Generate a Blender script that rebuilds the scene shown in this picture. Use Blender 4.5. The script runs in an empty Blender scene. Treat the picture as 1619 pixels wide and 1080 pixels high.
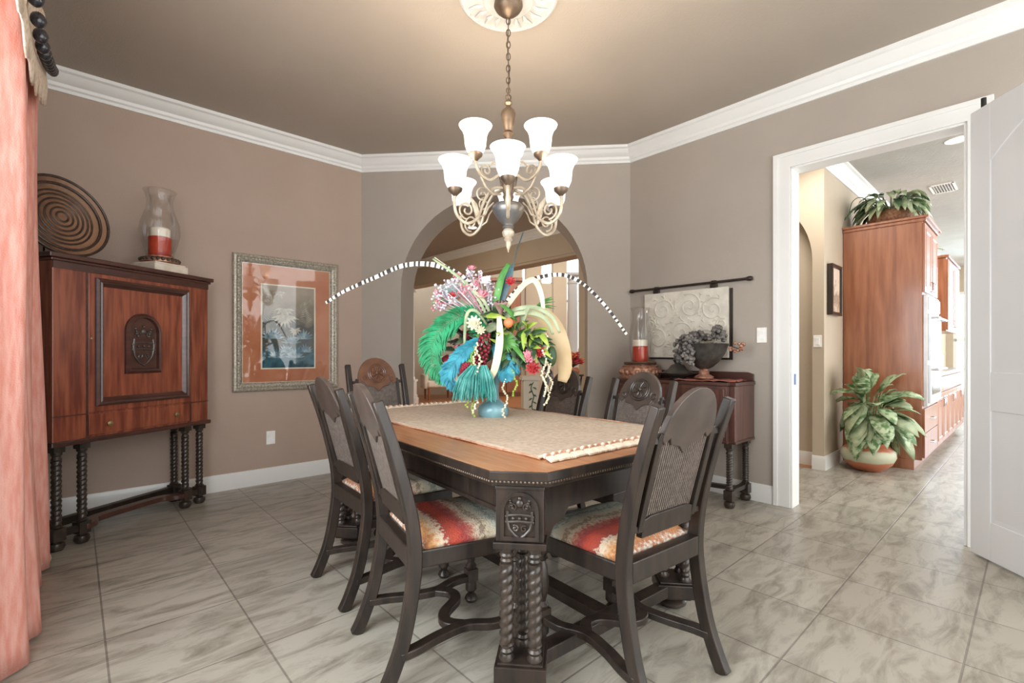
import bpy, bmesh, math, random
from math import sin, cos, pi, radians as R
from mathutils import Vector, Matrix

S = bpy.context.scene
COL = S.collection
random.seed(7)

# ---------------------------------------------------------------- camera, world, light, exposure
cd = bpy.data.cameras.new('camera'); cam = bpy.data.objects.new('camera', cd); COL.objects.link(cam)
cam.location = (0, 0, 1.13); cam.rotation_euler = (R(90), 0, 0)
cd.sensor_width = 36; cd.lens = 36 * 758 / 1619; cd.shift_y = 19 / 1619; cd.clip_start = .02
S.camera = cam
S.view_settings.view_transform = 'Standard'; S.view_settings.look = 'None'
S.view_settings.gamma = 1; S.view_settings.use_curve_mapping = False
S.view_settings.exposure = 0.9
S.cycles.use_denoising = True
S.cycles.max_bounces = 8; S.cycles.diffuse_bounces = 5; S.cycles.transparent_max_bounces = 12
S.cycles.sample_clamp_indirect = 6; S.cycles.caustics_reflective = False; S.cycles.caustics_refractive = False
W = bpy.data.worlds.new('sky'); S.world = W; W.use_nodes = True
W.node_tree.nodes['Background'].inputs[0].default_value = (.985, 1, .985, 1)
W.node_tree.nodes['Background'].inputs[1].default_value = 2.1

def area(name, loc, target, sx, sy, power, col=(1, 1, 1)):
    l = bpy.data.lights.new(name, 'AREA'); l.shape = 'RECTANGLE'; l.size = sx; l.size_y = sy; l.energy = power; l.color = col
    o = bpy.data.objects.new(name, l); COL.objects.link(o); o.location = loc
    o.rotation_euler = (Vector(target) - Vector(loc)).to_track_quat('-Z', 'Y').to_euler()
    return o

area('window_daylight', (-1.21, .66, 1.5), (.2, 3.2, .6), 1.3, 1.9, 34, (.88, .95, 1))
area('living_room_fill_lamp', (1.5, 10.6, 3.9), (-1, 11.5, .5), 3, 2, 62, (1, .88, .74))  # added warm area lamp under the ceiling, brightens the living room
area('foyer_downlight', (-2.3, 6.3, 2.98), (-1.6, 6.6, 0), 1.2, .6, 26, (1, .76, .54))
area('hall_fill_lamp', (2.55, 4.2, 2.98), (2.9, 4.1, 0), .6, .5, 13, (1, .93, .84))  # added area lamp that brightens the hall; no fitting stands there
area('kitchen_daylight', (9.6, 8.6, 2.0), (5.0, 5.2, 3.0), 1.6, 1.8, 40, (.55, .80, 1))
area('kitchen_downlight', (5.4, 5.0, 2.98), (5.1, 4.9, 0), 1.0, .6, 20, (.96, .97, 1))

# ---------------------------------------------------------------- layout (metres, camera above the origin)
TH = R(42.4)
UL = Vector((cos(TH), sin(TH), 0)); NL = Vector((sin(TH), -cos(TH), 0))
CL = Vector((-1.495, 4.76, 0)); CR = Vector((1.115, 4.52, 0))
LEFT_LEN = 2.403
C0 = CL - UL * LEFT_LEN
KC = Vector((3.015, 4.632, 0))
ROT_L = TH; ROT_R = TH - pi / 2
ROT_B = math.atan2(CR.y - CL.y, CR.x - CL.x); BACK_LEN = (CR - CL).length
CEIL = 3.06
def un(u, n): return UL * u + NL * n

# ---------------------------------------------------------------- materials
def M(name, col, rough=.5, metal=0, col2=None, scale=8, stretch=(1, 1, 1), bump=0, bscale=80, coat=0, detail=3, lo=.35, hi=.65, spec=.5):
    m = bpy.data.materials.new(name); m.use_nodes = True
    nt = m.node_tree; b = nt.nodes['Principled BSDF']
    b.inputs['Base Color'].default_value = (*col, 1); b.inputs['Roughness'].default_value = rough
    b.inputs['Metallic'].default_value = metal; b.inputs['Coat Weight'].default_value = coat
    b.inputs['Coat Roughness'].default_value = .12
    b.inputs['Specular IOR Level'].default_value = spec
    tc = nt.nodes.new('ShaderNodeTexCoord')
    if col2 is None: col2 = tuple(min(1, c * 1.18 + .004) for c in col)
    mp = nt.nodes.new('ShaderNodeMapping'); mp.inputs['Scale'].default_value = stretch
    nt.links.new(tc.outputs['Object'], mp.inputs['Vector'])
    nz = nt.nodes.new('ShaderNodeTexNoise'); nz.inputs['Scale'].default_value = scale; nz.inputs['Detail'].default_value = detail
    nt.links.new(mp.outputs[0], nz.inputs['Vector'])
    cr = nt.nodes.new('ShaderNodeValToRGB')
    cr.color_ramp.elements[0].position = lo; cr.color_ramp.elements[0].color = (*col, 1)
    cr.color_ramp.elements[1].position = hi; cr.color_ramp.elements[1].color = (*col2, 1)
    nt.links.new(nz.outputs['Fac'], cr.inputs[0]); nt.links.new(cr.outputs[0], b.inputs['Base Color'])
    if bump:
        n2 = nt.nodes.new('ShaderNodeTexNoise'); n2.inputs['Scale'].default_value = bscale; n2.inputs['Detail'].default_value = 2
        nt.links.new(tc.outputs['Object'], n2.inputs['Vector'])
        bp = nt.nodes.new('ShaderNodeBump'); bp.inputs['Strength'].default_value = bump; bp.inputs['Distance'].default_value = .004
        nt.links.new(n2.outputs['Fac'], bp.inputs['Height']); nt.links.new(bp.outputs[0], b.inputs['Normal'])
    return m

def emis(name, col, strength):
    m = bpy.data.materials.new(name); m.use_nodes = True
    b = m.node_tree.nodes['Principled BSDF']
    b.inputs['Base Color'].default_value = (*[c * .8 for c in col], 1)
    b.inputs['Emission Color'].default_value = (*col, 1); b.inputs['Emission Strength'].default_value = strength
    return m

def glass_mat(name, tint=(1, 1, 1), gloss=.5):
    m = bpy.data.materials.new(name); m.use_nodes = True; nt = m.node_tree; nt.nodes.clear()
    o = nt.nodes.new('ShaderNodeOutputMaterial'); mx = nt.nodes.new('ShaderNodeMixShader')
    t = nt.nodes.new('ShaderNodeBsdfTransparent'); t.inputs[0].default_value = (*tint, 1)
    g = nt.nodes.new('ShaderNodeBsdfGlossy'); g.inputs['Roughness'].default_value = .03
    f = nt.nodes.new('ShaderNodeFresnel'); f.inputs[0].default_value = 1.5
    ml = nt.nodes.new('ShaderNodeMath'); ml.operation = 'MULTIPLY_ADD'; ml.inputs[1].default_value = gloss * 2; ml.inputs[2].default_value = .01
    nt.links.new(f.outputs[0], ml.inputs[0]); nt.links.new(ml.outputs[0], mx.inputs[0])
    nt.links.new(t.outputs[0], mx.inputs[1]); nt.links.new(g.outputs[0], mx.inputs[2]); nt.links.new(mx.outputs[0], o.inputs[0])
    return m

def ramp_mat(name, stops, axis=0, scale=1.0, off=0.0, distort=.0, dscale=6, rough=.8, interp='LINEAR', bump=0, bscale=120, coat=0):
    """bands of colour along an object axis, distorted by noise"""
    m = bpy.data.materials.new(name); m.use_nodes = True; nt = m.node_tree; b = nt.nodes['Principled BSDF']
    b.inputs['Roughness'].default_value = rough; b.inputs['Coat Weight'].default_value = coat
    tc = nt.nodes.new('ShaderNodeTexCoord'); sp = nt.nodes.new('ShaderNodeSeparateXYZ'); nt.links.new(tc.outputs['Object'], sp.inputs[0])
    ma = nt.nodes.new('ShaderNodeMath'); ma.operation = 'MULTIPLY_ADD'; ma.inputs[1].default_value = scale; ma.inputs[2].default_value = off
    nt.links.new(sp.outputs[axis], ma.inputs[0])
    nz = nt.nodes.new('ShaderNodeTexNoise'); nz.inputs['Scale'].default_value = dscale; nz.inputs['Detail'].default_value = 4
    nt.links.new(tc.outputs['Object'], nz.inputs['Vector'])
    mb = nt.nodes.new('ShaderNodeMath'); mb.operation = 'MULTIPLY_ADD'; mb.inputs[1].default_value = distort
    nt.links.new(nz.outputs['Fac'], mb.inputs[0]); nt.links.new(ma.outputs[0], mb.inputs[2])
    cr = nt.nodes.new('ShaderNodeValToRGB'); cr.color_ramp.interpolation = interp
    el = cr.color_ramp.elements
    while len(el) < len(stops): el.new(.5)
    for e, (p, c) in zip(el, stops): e.position = p; e.color = (*c, 1)
    nt.links.new(mb.outputs[0], cr.inputs[0]); nt.links.new(cr.outputs[0], b.inputs['Base Color'])
    if bump:
        n2 = nt.nodes.new('ShaderNodeTexNoise'); n2.inputs['Scale'].default_value = bscale
        nt.links.new(tc.outputs['Object'], n2.inputs['Vector'])
        bp = nt.nodes.new('ShaderNodeBump'); bp.inputs['Strength'].default_value = bump; bp.inputs['Distance'].default_value = .004
        nt.links.new(n2.outputs['Fac'], bp.inputs['Height']); nt.links.new(bp.outputs[0], b.inputs['Normal'])
    return m

def tile_mat():
    m = bpy.data.materials.new('travertine_tile'); m.use_nodes = True; nt = m.node_tree; b = nt.nodes['Principled BSDF']
    tc = nt.nodes.new('ShaderNodeTexCoord'); mp = nt.nodes.new('ShaderNodeMapping')
    mp.inputs['Rotation'].default_value = (0, 0, -TH); mp.inputs['Location'].default_value = (-.09 + 9.2, -.18 + 9.2, 0)
    nt.links.new(tc.outputs['Object'], mp.inputs['Vector'])
    br = nt.nodes.new('ShaderNodeTexBrick'); br.offset = 0; br.squash = 1
    br.inputs['Scale'].default_value = 1; br.inputs['Brick Width'].default_value = .46; br.inputs['Row Height'].default_value = .46
    br.inputs['Mortar Size'].default_value = .0042; br.inputs['Mortar Smooth'].default_value = .3
    br.inputs['Color1'].default_value = (.345, .318, .268, 1); br.inputs['Color2'].default_value = (.405, .376, .318, 1)
    br.inputs['Mortar'].default_value = (.22, .195, .165, 1)
    nt.links.new(mp.outputs[0], br.inputs['Vector'])
    m2 = nt.nodes.new('ShaderNodeMapping'); m2.inputs['Scale'].default_value = (.8, 2.6, 1)
    nt.links.new(mp.outputs[0], m2.inputs['Vector'])
    nz = nt.nodes.new('ShaderNodeTexNoise'); nz.inputs['Scale'].default_value = 4.6; nz.inputs['Detail'].default_value = 8; nz.inputs['Roughness'].default_value = .66
    nz.inputs['Distortion'].default_value = .8
    nt.links.new(m2.outputs[0], nz.inputs['Vector'])
    cr = nt.nodes.new('ShaderNodeValToRGB')
    cr.color_ramp.elements[0].position = .33; cr.color_ramp.elements[0].color = (.56, .54, .50, 1)
    cr.color_ramp.elements[1].position = .56; cr.color_ramp.elements[1].color = (1.06, 1.06, 1.06, 1)
    nt.links.new(nz.outputs['Fac'], cr.inputs[0])
    mx = nt.nodes.new('ShaderNodeMix'); mx.data_type = 'RGBA'; mx.blend_type = 'MULTIPLY'; mx.inputs[0].default_value = 1
    nt.links.new(br.outputs['Color'], mx.inputs[6]); nt.links.new(cr.outputs[0], mx.inputs[7]); nt.links.new(mx.outputs[2], b.inputs['Base Color'])
    b.inputs['Roughness'].default_value = .34
    bp = nt.nodes.new('ShaderNodeBump'); bp.inputs['Strength'].default_value = .35; bp.inputs['Distance'].default_value = .003; bp.invert = True
    nt.links.new(br.outputs['Fac'], bp.inputs['Height']); nt.links.new(bp.outputs[0], b.inputs['Normal'])
    return m

def plank_mat(name, c1, c2, mort, rot):
    m = bpy.data.materials.new(name); m.use_nodes = True; nt = m.node_tree; b = nt.nodes['Principled BSDF']
    tc = nt.nodes.new('ShaderNodeTexCoord'); mp = nt.nodes.new('ShaderNodeMapping'); mp.inputs['Rotation'].default_value = (0, 0, rot)
    nt.links.new(tc.outputs['Object'], mp.inputs['Vector'])
    br = nt.nodes.new('ShaderNodeTexBrick'); br.inputs['Scale'].default_value = 1; br.inputs['Brick Width'].default_value = 1.1
    br.inputs['Row Height'].default_value = .11; br.inputs['Mortar Size'].default_value = .002
    br.inputs['Color1'].default_value = (*c1, 1); br.inputs['Color2'].default_value = (*c2, 1); br.inputs['Mortar'].default_value = (*mort, 1)
    nt.links.new(mp.outputs[0], br.inputs['Vector']); nt.links.new(br.outputs['Color'], b.inputs['Base Color']); b.inputs['Roughness'].default_value = .3
    return m

m_wall = M('taupe_wall_paint', (.385, .337, .292), .75, scale=2.2, col2=(.405, .355, .309), bump=.35, bscale=110)
m_walll = M('taupe_wall_warm_light_tone', (.425, .322, .262), .75, scale=2.2, col2=(.445, .34, .279), bump=.35, bscale=110)  # same taupe paint; warm light on the left wall is put into its colour
m_ceil = M('taupe_ceiling_paint', (.40, .345, .29), .75, scale=1.5, col2=(.42, .362, .305), bump=.3, bscale=110)
m_tan = M('tan_wall_paint', (.50, .42, .32), .75, scale=2, col2=(.53, .445, .34), bump=.3, bscale=110)
m_cream = M('cream_wall_paint', (.52, .45, .36), .75, scale=2, col2=(.55, .48, .385))
m_kceil = M('kitchen_textured_ceiling', (.42, .40, .37), .8, scale=3, col2=(.46, .44, .41), bump=1.0, bscale=40)
m_white = M('white_gloss_paint', (.78, .775, .76), .32, scale=3, col2=(.8, .795, .78))
m_door = M('white_door_paint', (.76, .765, .78), .35, scale=3, col2=(.78, .785, .8))
m_tile = tile_mat()
m_plank = plank_mat('orange_oak_planks', (.36, .15, .055), (.44, .20, .08), (.16, .07, .03), R(30))
m_dark = M('dark_walnut_stain', (.017, .0125, .0105), .34, col2=(.036, .024, .018), scale=5, stretch=(6, 6, 1), coat=.16, spec=.4)
m_darkb = M('dark_carved_oak', (.024, .017, .013), .36, col2=(.05, .034, .025), scale=30, coat=.2)
m_crest = M('dark_brown_carved_crest', (.048, .034, .028), .36, col2=(.078, .055, .045), scale=10, coat=.3)
m_crestr = M('reddish_carved_crest', (.11, .042, .022), .35, col2=(.165, .07, .036), scale=14, coat=.3)
m_mahog = M('red_mahogany_veneer', (.15, .036, .021), .26, col2=(.31, .090, .046), scale=4, stretch=(9, 9, .8), coat=.35)
m_mahogd = M('dark_mahogany_moulding', (.050, .019, .014), .3, col2=(.085, .032, .022), scale=5, stretch=(1, 1, 6), coat=.3)
m_top = M('glossy_walnut_tabletop', (.34, .128, .048), .33, col2=(.47, .20, .082), scale=4, stretch=(14, 1.2, 1), coat=.22)
m_cane = M('woven_cane', (.11, .088, .075), .55, col2=(.18, .145, .122), scale=60)
m_runner = M('beige_brocade_runner', (.60, .48, .37), .9, col2=(.46, .35, .265), scale=46, lo=.4, hi=.7, bump=.5, bscale=260)
m_fringe = M('cream_tassel_thread', (.78, .69, .57), .9, col2=(.62, .5, .38), scale=40)
m_fringer = M('rust_tassel_tip', (.42, .19, .11), .9, col2=(.6, .36, .24), scale=40)
m_bronze = M('antique_bronze', (.11, .075, .052), .42, .65, col2=(.21, .15, .105), scale=18)
m_gold = M('ivory_gilt_scrollwork', (.42, .33, .23), .42, .35, col2=(.62, .53, .41), scale=22)
m_blueb = M('patinated_pewter_urn', (.16, .18, .2), .35, .55, col2=(.26, .22, .18), scale=9)
m_shade = emis('lit_alabaster_glass', (1, .975, .93), .43)
m_plaster = M('white_plaster', (.56, .545, .52), .7, scale=20, col2=(.62, .605, .58), bump=.4, bscale=50)
m_glass = glass_mat('clear_glass', (.985, .985, .985), .16)
m_pglass = glass_mat('picture_glass', (1, 1, 1), .38)
m_red = M('red_candle_wax', (.42, .035, .016), .4, col2=(.58, .07, .03), scale=10)
m_wax = M('ivory_candle_wax', (.85, .76, .62), .5, col2=(.9, .82, .7), scale=10)
m_stone = M('pale_stone', (.62, .52, .42), .6, col2=(.75, .66, .56), scale=14)
m_copper = M('coppery_carved_resin', (.22, .085, .05), .4, .3, col2=(.50, .27, .18), scale=36)
m_tray = ramp_mat('woven_brown_tray', [(0, (.05, .025, .015)), (.5, (.18, .085, .045)), (1, (.28, .15, .085))], 0, 3, .2, .9, 26, .4)
m_trayd = M('dark_woven_ring', (.032, .018, .012), .45, col2=(.07, .04, .027), scale=40)
m_silverf = M('antique_silver_gold_frame', (.30, .265, .205), .42, .35, col2=(.52, .48, .40), scale=60, bump=.6, bscale=90)
m_matr = M('rust_orange_mat_board', (.52, .17, .075), .8, col2=(.60, .24, .12), scale=5)
m_ivory = M('ivory_fillet', (.75, .68, .55), .6)
m_plate = M('white_plastic_plate', (.82, .81, .79), .4)
m_black = M('black_iron', (.02, .02, .02), .45, .4)
m_brass = M('aged_brass', (.30, .21, .10), .35, .8)
m_blue = M('blue_tape_strike', (.05, .12, .32), .5)
m_tapes = M('cream_relief_plaster', (.58, .54, .47), .75, col2=(.70, .66, .58), scale=12, bump=.4, bscale=70)
m_grape = M('dusky_grey_grape', (.085, .075, .07), .4, col2=(.2, .18, .165), scale=30)
m_comp = M('dark_bronze_bowl', (.045, .04, .036), .4, .3, col2=(.085, .075, .065), scale=18)
m_terra = ramp_mat('painted_terracotta', [(0, (.48, .15, .07)), (.36, (.50, .18, .09)), (.40, (.46, .48, .34)), (.70, (.60, .58, .42)), (.74, (.52, .17, .08)), (1, (.5, .15, .07))], 2, 3.2, .0, .12, 9, .45)
m_soil = M('dark_soil', (.04, .028, .02), .9)
m_leaf = M('variegated_green_leaf', (.10, .20, .07), .45, col2=(.45, .54, .34), scale=22, lo=.40, hi=.56)
m_leafd = M('dark_green_leaf', (.022, .055, .022), .5, col2=(.05, .105, .04), scale=14)
m_leafp = M('pale_sage_leaf', (.24, .31, .17), .5, col2=(.42, .47, .3), scale=14)
m_cherry = M('cherry_cabinet_wood', (.25, .085, .038), .35, col2=(.36, .14, .068), scale=3, stretch=(8, 8, .7), coat=.3)
m_steel = M('stainless_steel', (.62, .63, .65), .25, .8)
m_ovenw = M('white_oven_enamel', (.55, .56, .58), .2)
m_ovengl = M('dark_oven_glass', (.10, .13, .16), .1)
m_granite = M('speckled_granite', (.30, .28, .27), .25, col2=(.55, .53, .5), scale=90)
m_splash = M('ochre_tile_backsplash', (.42, .33, .14), .4, col2=(.5, .40, .2), scale=8)
m_basket = M('brown_wicker', (.17, .07, .035), .7, col2=(.33, .17, .09), scale=50, bump=1, bscale=60)
m_day = emis('bright_daylit_pane', (.93, .97, 1), 1.0)
m_curtain = M('coral_slub_linen', (.68, .275, .215), .85, col2=(.76, .40, .34), scale=9, stretch=(6, 6, 1), bump=.5, bscale=190)
m_lace = M('cream_lace_fringe', (.72, .60, .48), .9, col2=(.42, .27, .2), scale=60, lo=.5, hi=.75)
m_bead = M('black_jet_bead', (.012, .012, .018), .25, coat=.4)
m_upho = M('white_upholstery', (.78, .73, .66), .85)
m_orleg = M('orange_wood_leg', (.32, .11, .04), .4)
m_emer = M('emerald_plume', (.0, .15, .045), .6, col2=(.01, .33, .13), scale=16)
m_teal = M('teal_blue_plume', (.005, .17, .25), .6, col2=(.05, .38, .48), scale=16)
m_turq = M('turquoise_horsehair', (.02, .25, .22), .6, col2=(.12, .46, .42), scale=16)
m_lime = M('lime_leaf', (.22, .36, .03), .5, col2=(.42, .52, .1), scale=12)
m_green = M('mid_green_leaf', (.045, .19, .03), .5, col2=(.12, .34, .08), scale=12)
m_crm = M('cream_dried_blade', (.66, .60, .40), .6, col2=(.80, .76, .60), scale=10)
m_tanl = M('tan_dried_leaf', (.60, .44, .24), .6, col2=(.7, .55, .34), scale=6)
m_pink = M('pink_bloom', (.68, .16, .24), .6, col2=(.82, .40, .44), scale=20)
m_ruby = M('ruby_bloom', (.36, .012, .02), .5, col2=(.5, .05, .05), scale=20)
m_burg = M('burgundy_berry', (.16, .008, .02), .35, col2=(.30, .03, .05), scale=30)
m_orange = M('orange_fruit', (.70, .20, .08), .5)
m_mauve = M('mauve_seed_pod', (.26, .15, .13), .6, col2=(.42, .28, .26), scale=30)
m_spray = M('white_spray_bloom', (.72, .73, .76), .7, col2=(.62, .55, .62), scale=30)
m_fea = M('ivory_feather_band', (.80, .75, .66), .7)
m_feb = M('black_feather_band', (.03, .024, .022), .7)
m_navy = M('dark_iridescent_feather', (.015, .04, .055), .4, col2=(.03, .10, .12), scale=20)
m_vase = M('blue_green_glazed_vase', (.10, .25, .30), .25, col2=(.24, .45, .52), scale=7, coat=.4)
m_seat = ramp_mat('patchwork_tapestry', [(0, (.62, .58, .50)), (.06, (.34, .13, .06)), (.11, (.50, .24, .09)), (.20, (.60, .50, .38)), (.24, (.30, .05, .035)), (.33, (.46, .065, .035)), (.40, (.28, .045, .045)), (.46, (.40, .13, .09)), (.52, (.60, .50, .37)), (.57, (.25, .17, .12)), (.60, (.58, .47, .33)), (.68, (.55, .53, .44)), (.73, (.24, .26, .22)), (.76, (.60, .58, .48)), (.86, (.40, .43, .38)), (.90, (.62, .6, .52))], 1, 2.3, .33, .22, 75, .9, 'LINEAR', .9, 170)

# ---------------------------------------------------------------- mesh helpers
class MB:
    def __init__(s): s.v = []; s.f = []; s.mi = []; s.k = 0
    def add(s, vs, fs):
        o = len(s.v); s.v += [tuple(p) for p in vs]
        for f in fs: s.f.append(tuple(i + o for i in f)); s.mi.append(s.k)
        return s
    def bz(s, x0, x1, y0, y1, z0, z1):
        return s.add([(x0, y0, z0), (x1, y0, z0), (x1, y1, z0), (x0, y1, z0), (x0, y0, z1), (x1, y0, z1), (x1, y1, z1), (x0, y1, z1)],
                     [(3, 2, 1, 0), (4, 5, 6, 7), (0, 1, 5, 4), (1, 2, 6, 5), (2, 3, 7, 6), (3, 0, 4, 7)])
    def box(s, cx, cy, cz, sx, sy, sz): return s.bz(cx - sx / 2, cx + sx / 2, cy - sy / 2, cy + sy / 2, cz - sz / 2, cz + sz / 2)
    def prism(s, poly, a, b, ax='z', shear=0):
        n = len(poly)
        def P(p, t):
            if ax == 'z': return (p[0], p[1], t)
            if ax == 'y': return (p[0], t + shear * p[1], p[1])
            return (t, p[0], p[1])
        vs = [P(p, a) for p in poly] + [P(p, b) for p in poly]
        fs = [tuple(reversed(range(n))), tuple(range(n, 2 * n))] + [(i, (i + 1) % n, n + (i + 1) % n, n + i) for i in range(n)]
        return s.add(vs, fs)
    def lathe(s, prof, cx=0, cy=0, n=20, cz=0, T=None):
        vs = []; fs = []
        for r, z in prof:
            for i in range(n):
                a = 2 * pi * i / n; vs.append((cx + r * cos(a), cy + r * sin(a), cz + z))
        for j in range(len(prof) - 1):
            for i in range(n):
                k = (i + 1) % n; fs.append((j * n + i, j * n + k, (j + 1) * n + k, (j + 1) * n + i))
        if prof[0][0] > 1e-4: fs.append(tuple(reversed(range(n))))
        if prof[-1][0] > 1e-4: fs.append(tuple(range((len(prof) - 1) * n, len(prof) * n)))
        if T is not None: vs = [T @ Vector(p) for p in vs]
        return s.add(vs, fs)
    def sphere(s, c, r, n=10, m=7, sc=(1, 1, 1), T=None):
        prof = [(max(1e-5, r * sin(pi * j / m)), -r * cos(pi * j / m)) for j in range(m + 1)]
        vs = []; fs = []
        for q, z in prof:
            for i in range(n):
                a = 2 * pi * i / n
                p = Vector((q * cos(a) * sc[0], q * sin(a) * sc[1], z * sc[2]))
                if T is not None: p = T @ p
                vs.append(p + Vector(c))
        for j in range(m):
            for i in range(n):
                k = (i + 1) % n; fs.append((j * n + i, j * n + k, (j + 1) * n + k, (j + 1) * n + i))
        return s.add(vs, fs)
    def tube(s, path, r, n=8, closed=False, flat=1.0):
        P = [Vector(p) for p in path]; N = len(P); vs = []; fs = []
        prev = None
        for i, p in enumerate(P):
            if closed: t = P[(i + 1) % N] - P[i - 1]
            else: t = P[min(i + 1, N - 1)] - P[max(i - 1, 0)]
            t.normalize()
            if prev is None:
                a = Vector((0, 0, 1)) if abs(t.z) < .9 else Vector((1, 0, 0))
                u = t.cross(a).normalized()
            else:
                u = prev - t * prev.dot(t)
                u = u.normalized() if u.length > 1e-6 else t.orthogonal().normalized()
            prev = u; w = t.cross(u)
            q = r[i] if isinstance(r, (list, tuple)) else r
            for k in range(n):
                a = 2 * pi * k / n; vs.append(p + u * (q * cos(a)) + w * (q * sin(a) * flat))
        for j in range(N if closed else N - 1):
            jj = (j + 1) % N
            for k in range(n):
                kk = (k + 1) % n; fs.append((j * n + k, j * n + kk, jj * n + kk, jj * n + k))
        if not closed: fs += [tuple(reversed(range(n))), tuple(range((N - 1) * n, N * n))]
        return s.add(vs, fs)
    def sweep(s, path, side, w, h):
        """rectangular bar along a path; side = fixed side vector or 'xy' for horizontal curves"""
        P = [Vector(p) for p in path]; N = len(P); vs = []; fs = []
        for i, p in enumerate(P):
            t = (P[min(i + 1, N - 1)] - P[max(i - 1, 0)]).normalized()
            sd = Vector((t.y, -t.x, 0)).normalized() if side == 'xy' else Vector(side)
            up = sd.cross(t).normalized()
            ww = w[i] if isinstance(w, (list, tuple)) else w; hh = h[i] if isinstance(h, (list, tuple)) else h
            for a, b in ((-1, -1), (1, -1), (1, 1), (-1, 1)): vs.append(p + sd * (a * ww / 2) + up * (b * hh / 2))
        for j in range(N - 1):
            for k in range(4):
                kk = (k + 1) % 4; fs.append((j * 4 + k, j * 4 + kk, j * 4 + 4 + kk, j * 4 + 4 + k))
        fs += [(3, 2, 1, 0), tuple(range((N - 1) * 4, N * 4))]
        return s.add(vs, fs)
    def twist(s, cx, cy, z0, z1, r, turns, amp=.24, n=14, starts=2, m=None):
        m = m or int(turns * 14); vs = []; fs = []
        for j in range(m + 1):
            z = z0 + (z1 - z0) * j / m
            for i in range(n):
                a = 2 * pi * i / n
                q = r * (1 - amp + amp * abs(cos((a - 2 * pi * turns * j / m) * starts / 2)) ** .7 * 1.2)
                vs.append((cx + q * cos(a), cy + q * sin(a), z))
        for j in range(m):
            for i in range(n):
                k = (i + 1) % n; fs.append((j * n + i, j * n + k, (j + 1) * n + k, (j + 1) * n + i))
        fs += [tuple(reversed(range(n))), tuple(range(m * n, m * n + n))]
        return s.add(vs, fs)
    def blade(s, path, widths, up=(0, 0, 1), fold=.25, thick=.0):
        """leaf along a path: two halves folded along the midrib"""
        P = [Vector(p) for p in path]; N = len(P); vs = []; fs = []
        for i, p in enumerate(P):
            t = (P[min(i + 1, N - 1)] - P[max(i - 1, 0)]).normalized()
            sd = t.cross(Vector(up))
            sd = sd.normalized() if sd.length > 1e-4 else t.orthogonal().normalized()
            nn = sd.cross(t)
            w = widths[i] if isinstance(widths, (list, tuple)) else widths
            vs += [p - sd * w / 2 + nn * (fold * w / 2), p, p + sd * w / 2 + nn * (fold * w / 2)]
        for i in range(N - 1):
            a = i * 3; fs += [(a, a + 1, a + 4, a + 3), (a + 1, a + 2, a + 5, a + 4)]
        return s.add(vs, fs)
    def build(s, name, mat, parent=None, loc=None, rz=None, bevel=0, smooth=True, angle=40, rot=None, subsurf=0, solid=0):
        me = bpy.data.meshes.new(name); me.from_pydata(s.v, [], s.f)
        for mm in (mat if isinstance(mat, (list, tuple)) else [mat]): me.materials.append(mm)
        for p, k in zip(me.polygons, s.mi): p.material_index = k
        bm = bmesh.new(); bm.from_mesh(me); bmesh.ops.recalc_face_normals(bm, faces=bm.faces); bm.to_mesh(me); bm.free()
        if smooth:
            me.shade_smooth()
            if angle < 180: me.set_sharp_from_angle(angle=R(angle))
        o = bpy.data.objects.new(name, me); COL.objects.link(o)
        if parent is not None: o.parent = parent
        if loc is not None: o.location = loc
        if rz is not None: o.rotation_euler = (0, 0, rz)
        if rot is not None: o.rotation_euler = rot
        if bevel:
            b = o.modifiers.new('bevel', 'BEVEL'); b.width = bevel; b.segments = 2; b.limit_method = 'ANGLE'; b.angle_limit = R(50)
        if solid:
            b = o.modifiers.new('thickness', 'SOLIDIFY'); b.thickness = solid
        if subsurf:
            b = o.modifiers.new('sub', 'SUBSURF'); b.levels = subsurf; b.render_levels = subsurf
        return o

def thing(name, label, cat, loc=(0, 0, 0), rz=0, group=None):
    o = bpy.data.objects.new(name, None); COL.objects.link(o); o.empty_display_size = .05
    o.location = loc; o.rotation_euler = (0, 0, rz)
    o['label'] = label; o['category'] = cat
    if group: o['group'] = group
    return o
def tag(o, label, cat, group=None):
    o['label'] = label; o['category'] = cat
    if group: o['group'] = group
    return o
def struct(o): o['kind'] = 'structure'; return o
def dup(root, label, loc, rz, group=None, scale=None):
    r = root.copy(); COL.objects.link(r); r.location = loc; r.rotation_euler = (0, 0, rz); r['label'] = label
    if group: r['group'] = group
    if scale: r.scale = scale
    for ch in list(root.children):
        c = ch.copy(); COL.objects.link(c); c.parent = r
        for g in list(ch.children):
            d = g.copy(); COL.objects.link(d); d.parent = c
    return r
def arc(cx, cy, rx, ry, a0, a1, n): return [(cx + rx * cos(R(a0 + (a1 - a0) * i / n)), cy + ry * sin(R(a0 + (a1 - a0) * i / n))) for i in range(n + 1)]
def bez(pts, n=16):
    """Catmull-Rom through points"""
    P = [Vector(p) for p in pts]; P = [P[0] * 2 - P[1]] + P + [P[-1] * 2 - P[-2]]; out = []
    segs = len(P) - 3; per = max(2, n // segs)
    for i in range(segs):
        a, b, c, d = P[i:i + 4]
        for j in range(per):
            t = j / per
            out.append(.5 * ((2 * b) + (c - a) * t + (2 * a - 5 * b + 4 * c - d) * t * t + (3 * b - a - 3 * c + d) * t ** 3))
    out.append(P[-2]); return out
def spiral(cx, cz, r0, r1, a0, turns, n=28):
    return [(cx + (r0 + (r1 - r0) * i / n) * cos(a0 + turns * 2 * pi * i / n), cz + (r0 + (r1 - r0) * i / n) * sin(a0 + turns * 2 * pi * i / n)) for i in range(n + 1)]

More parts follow.
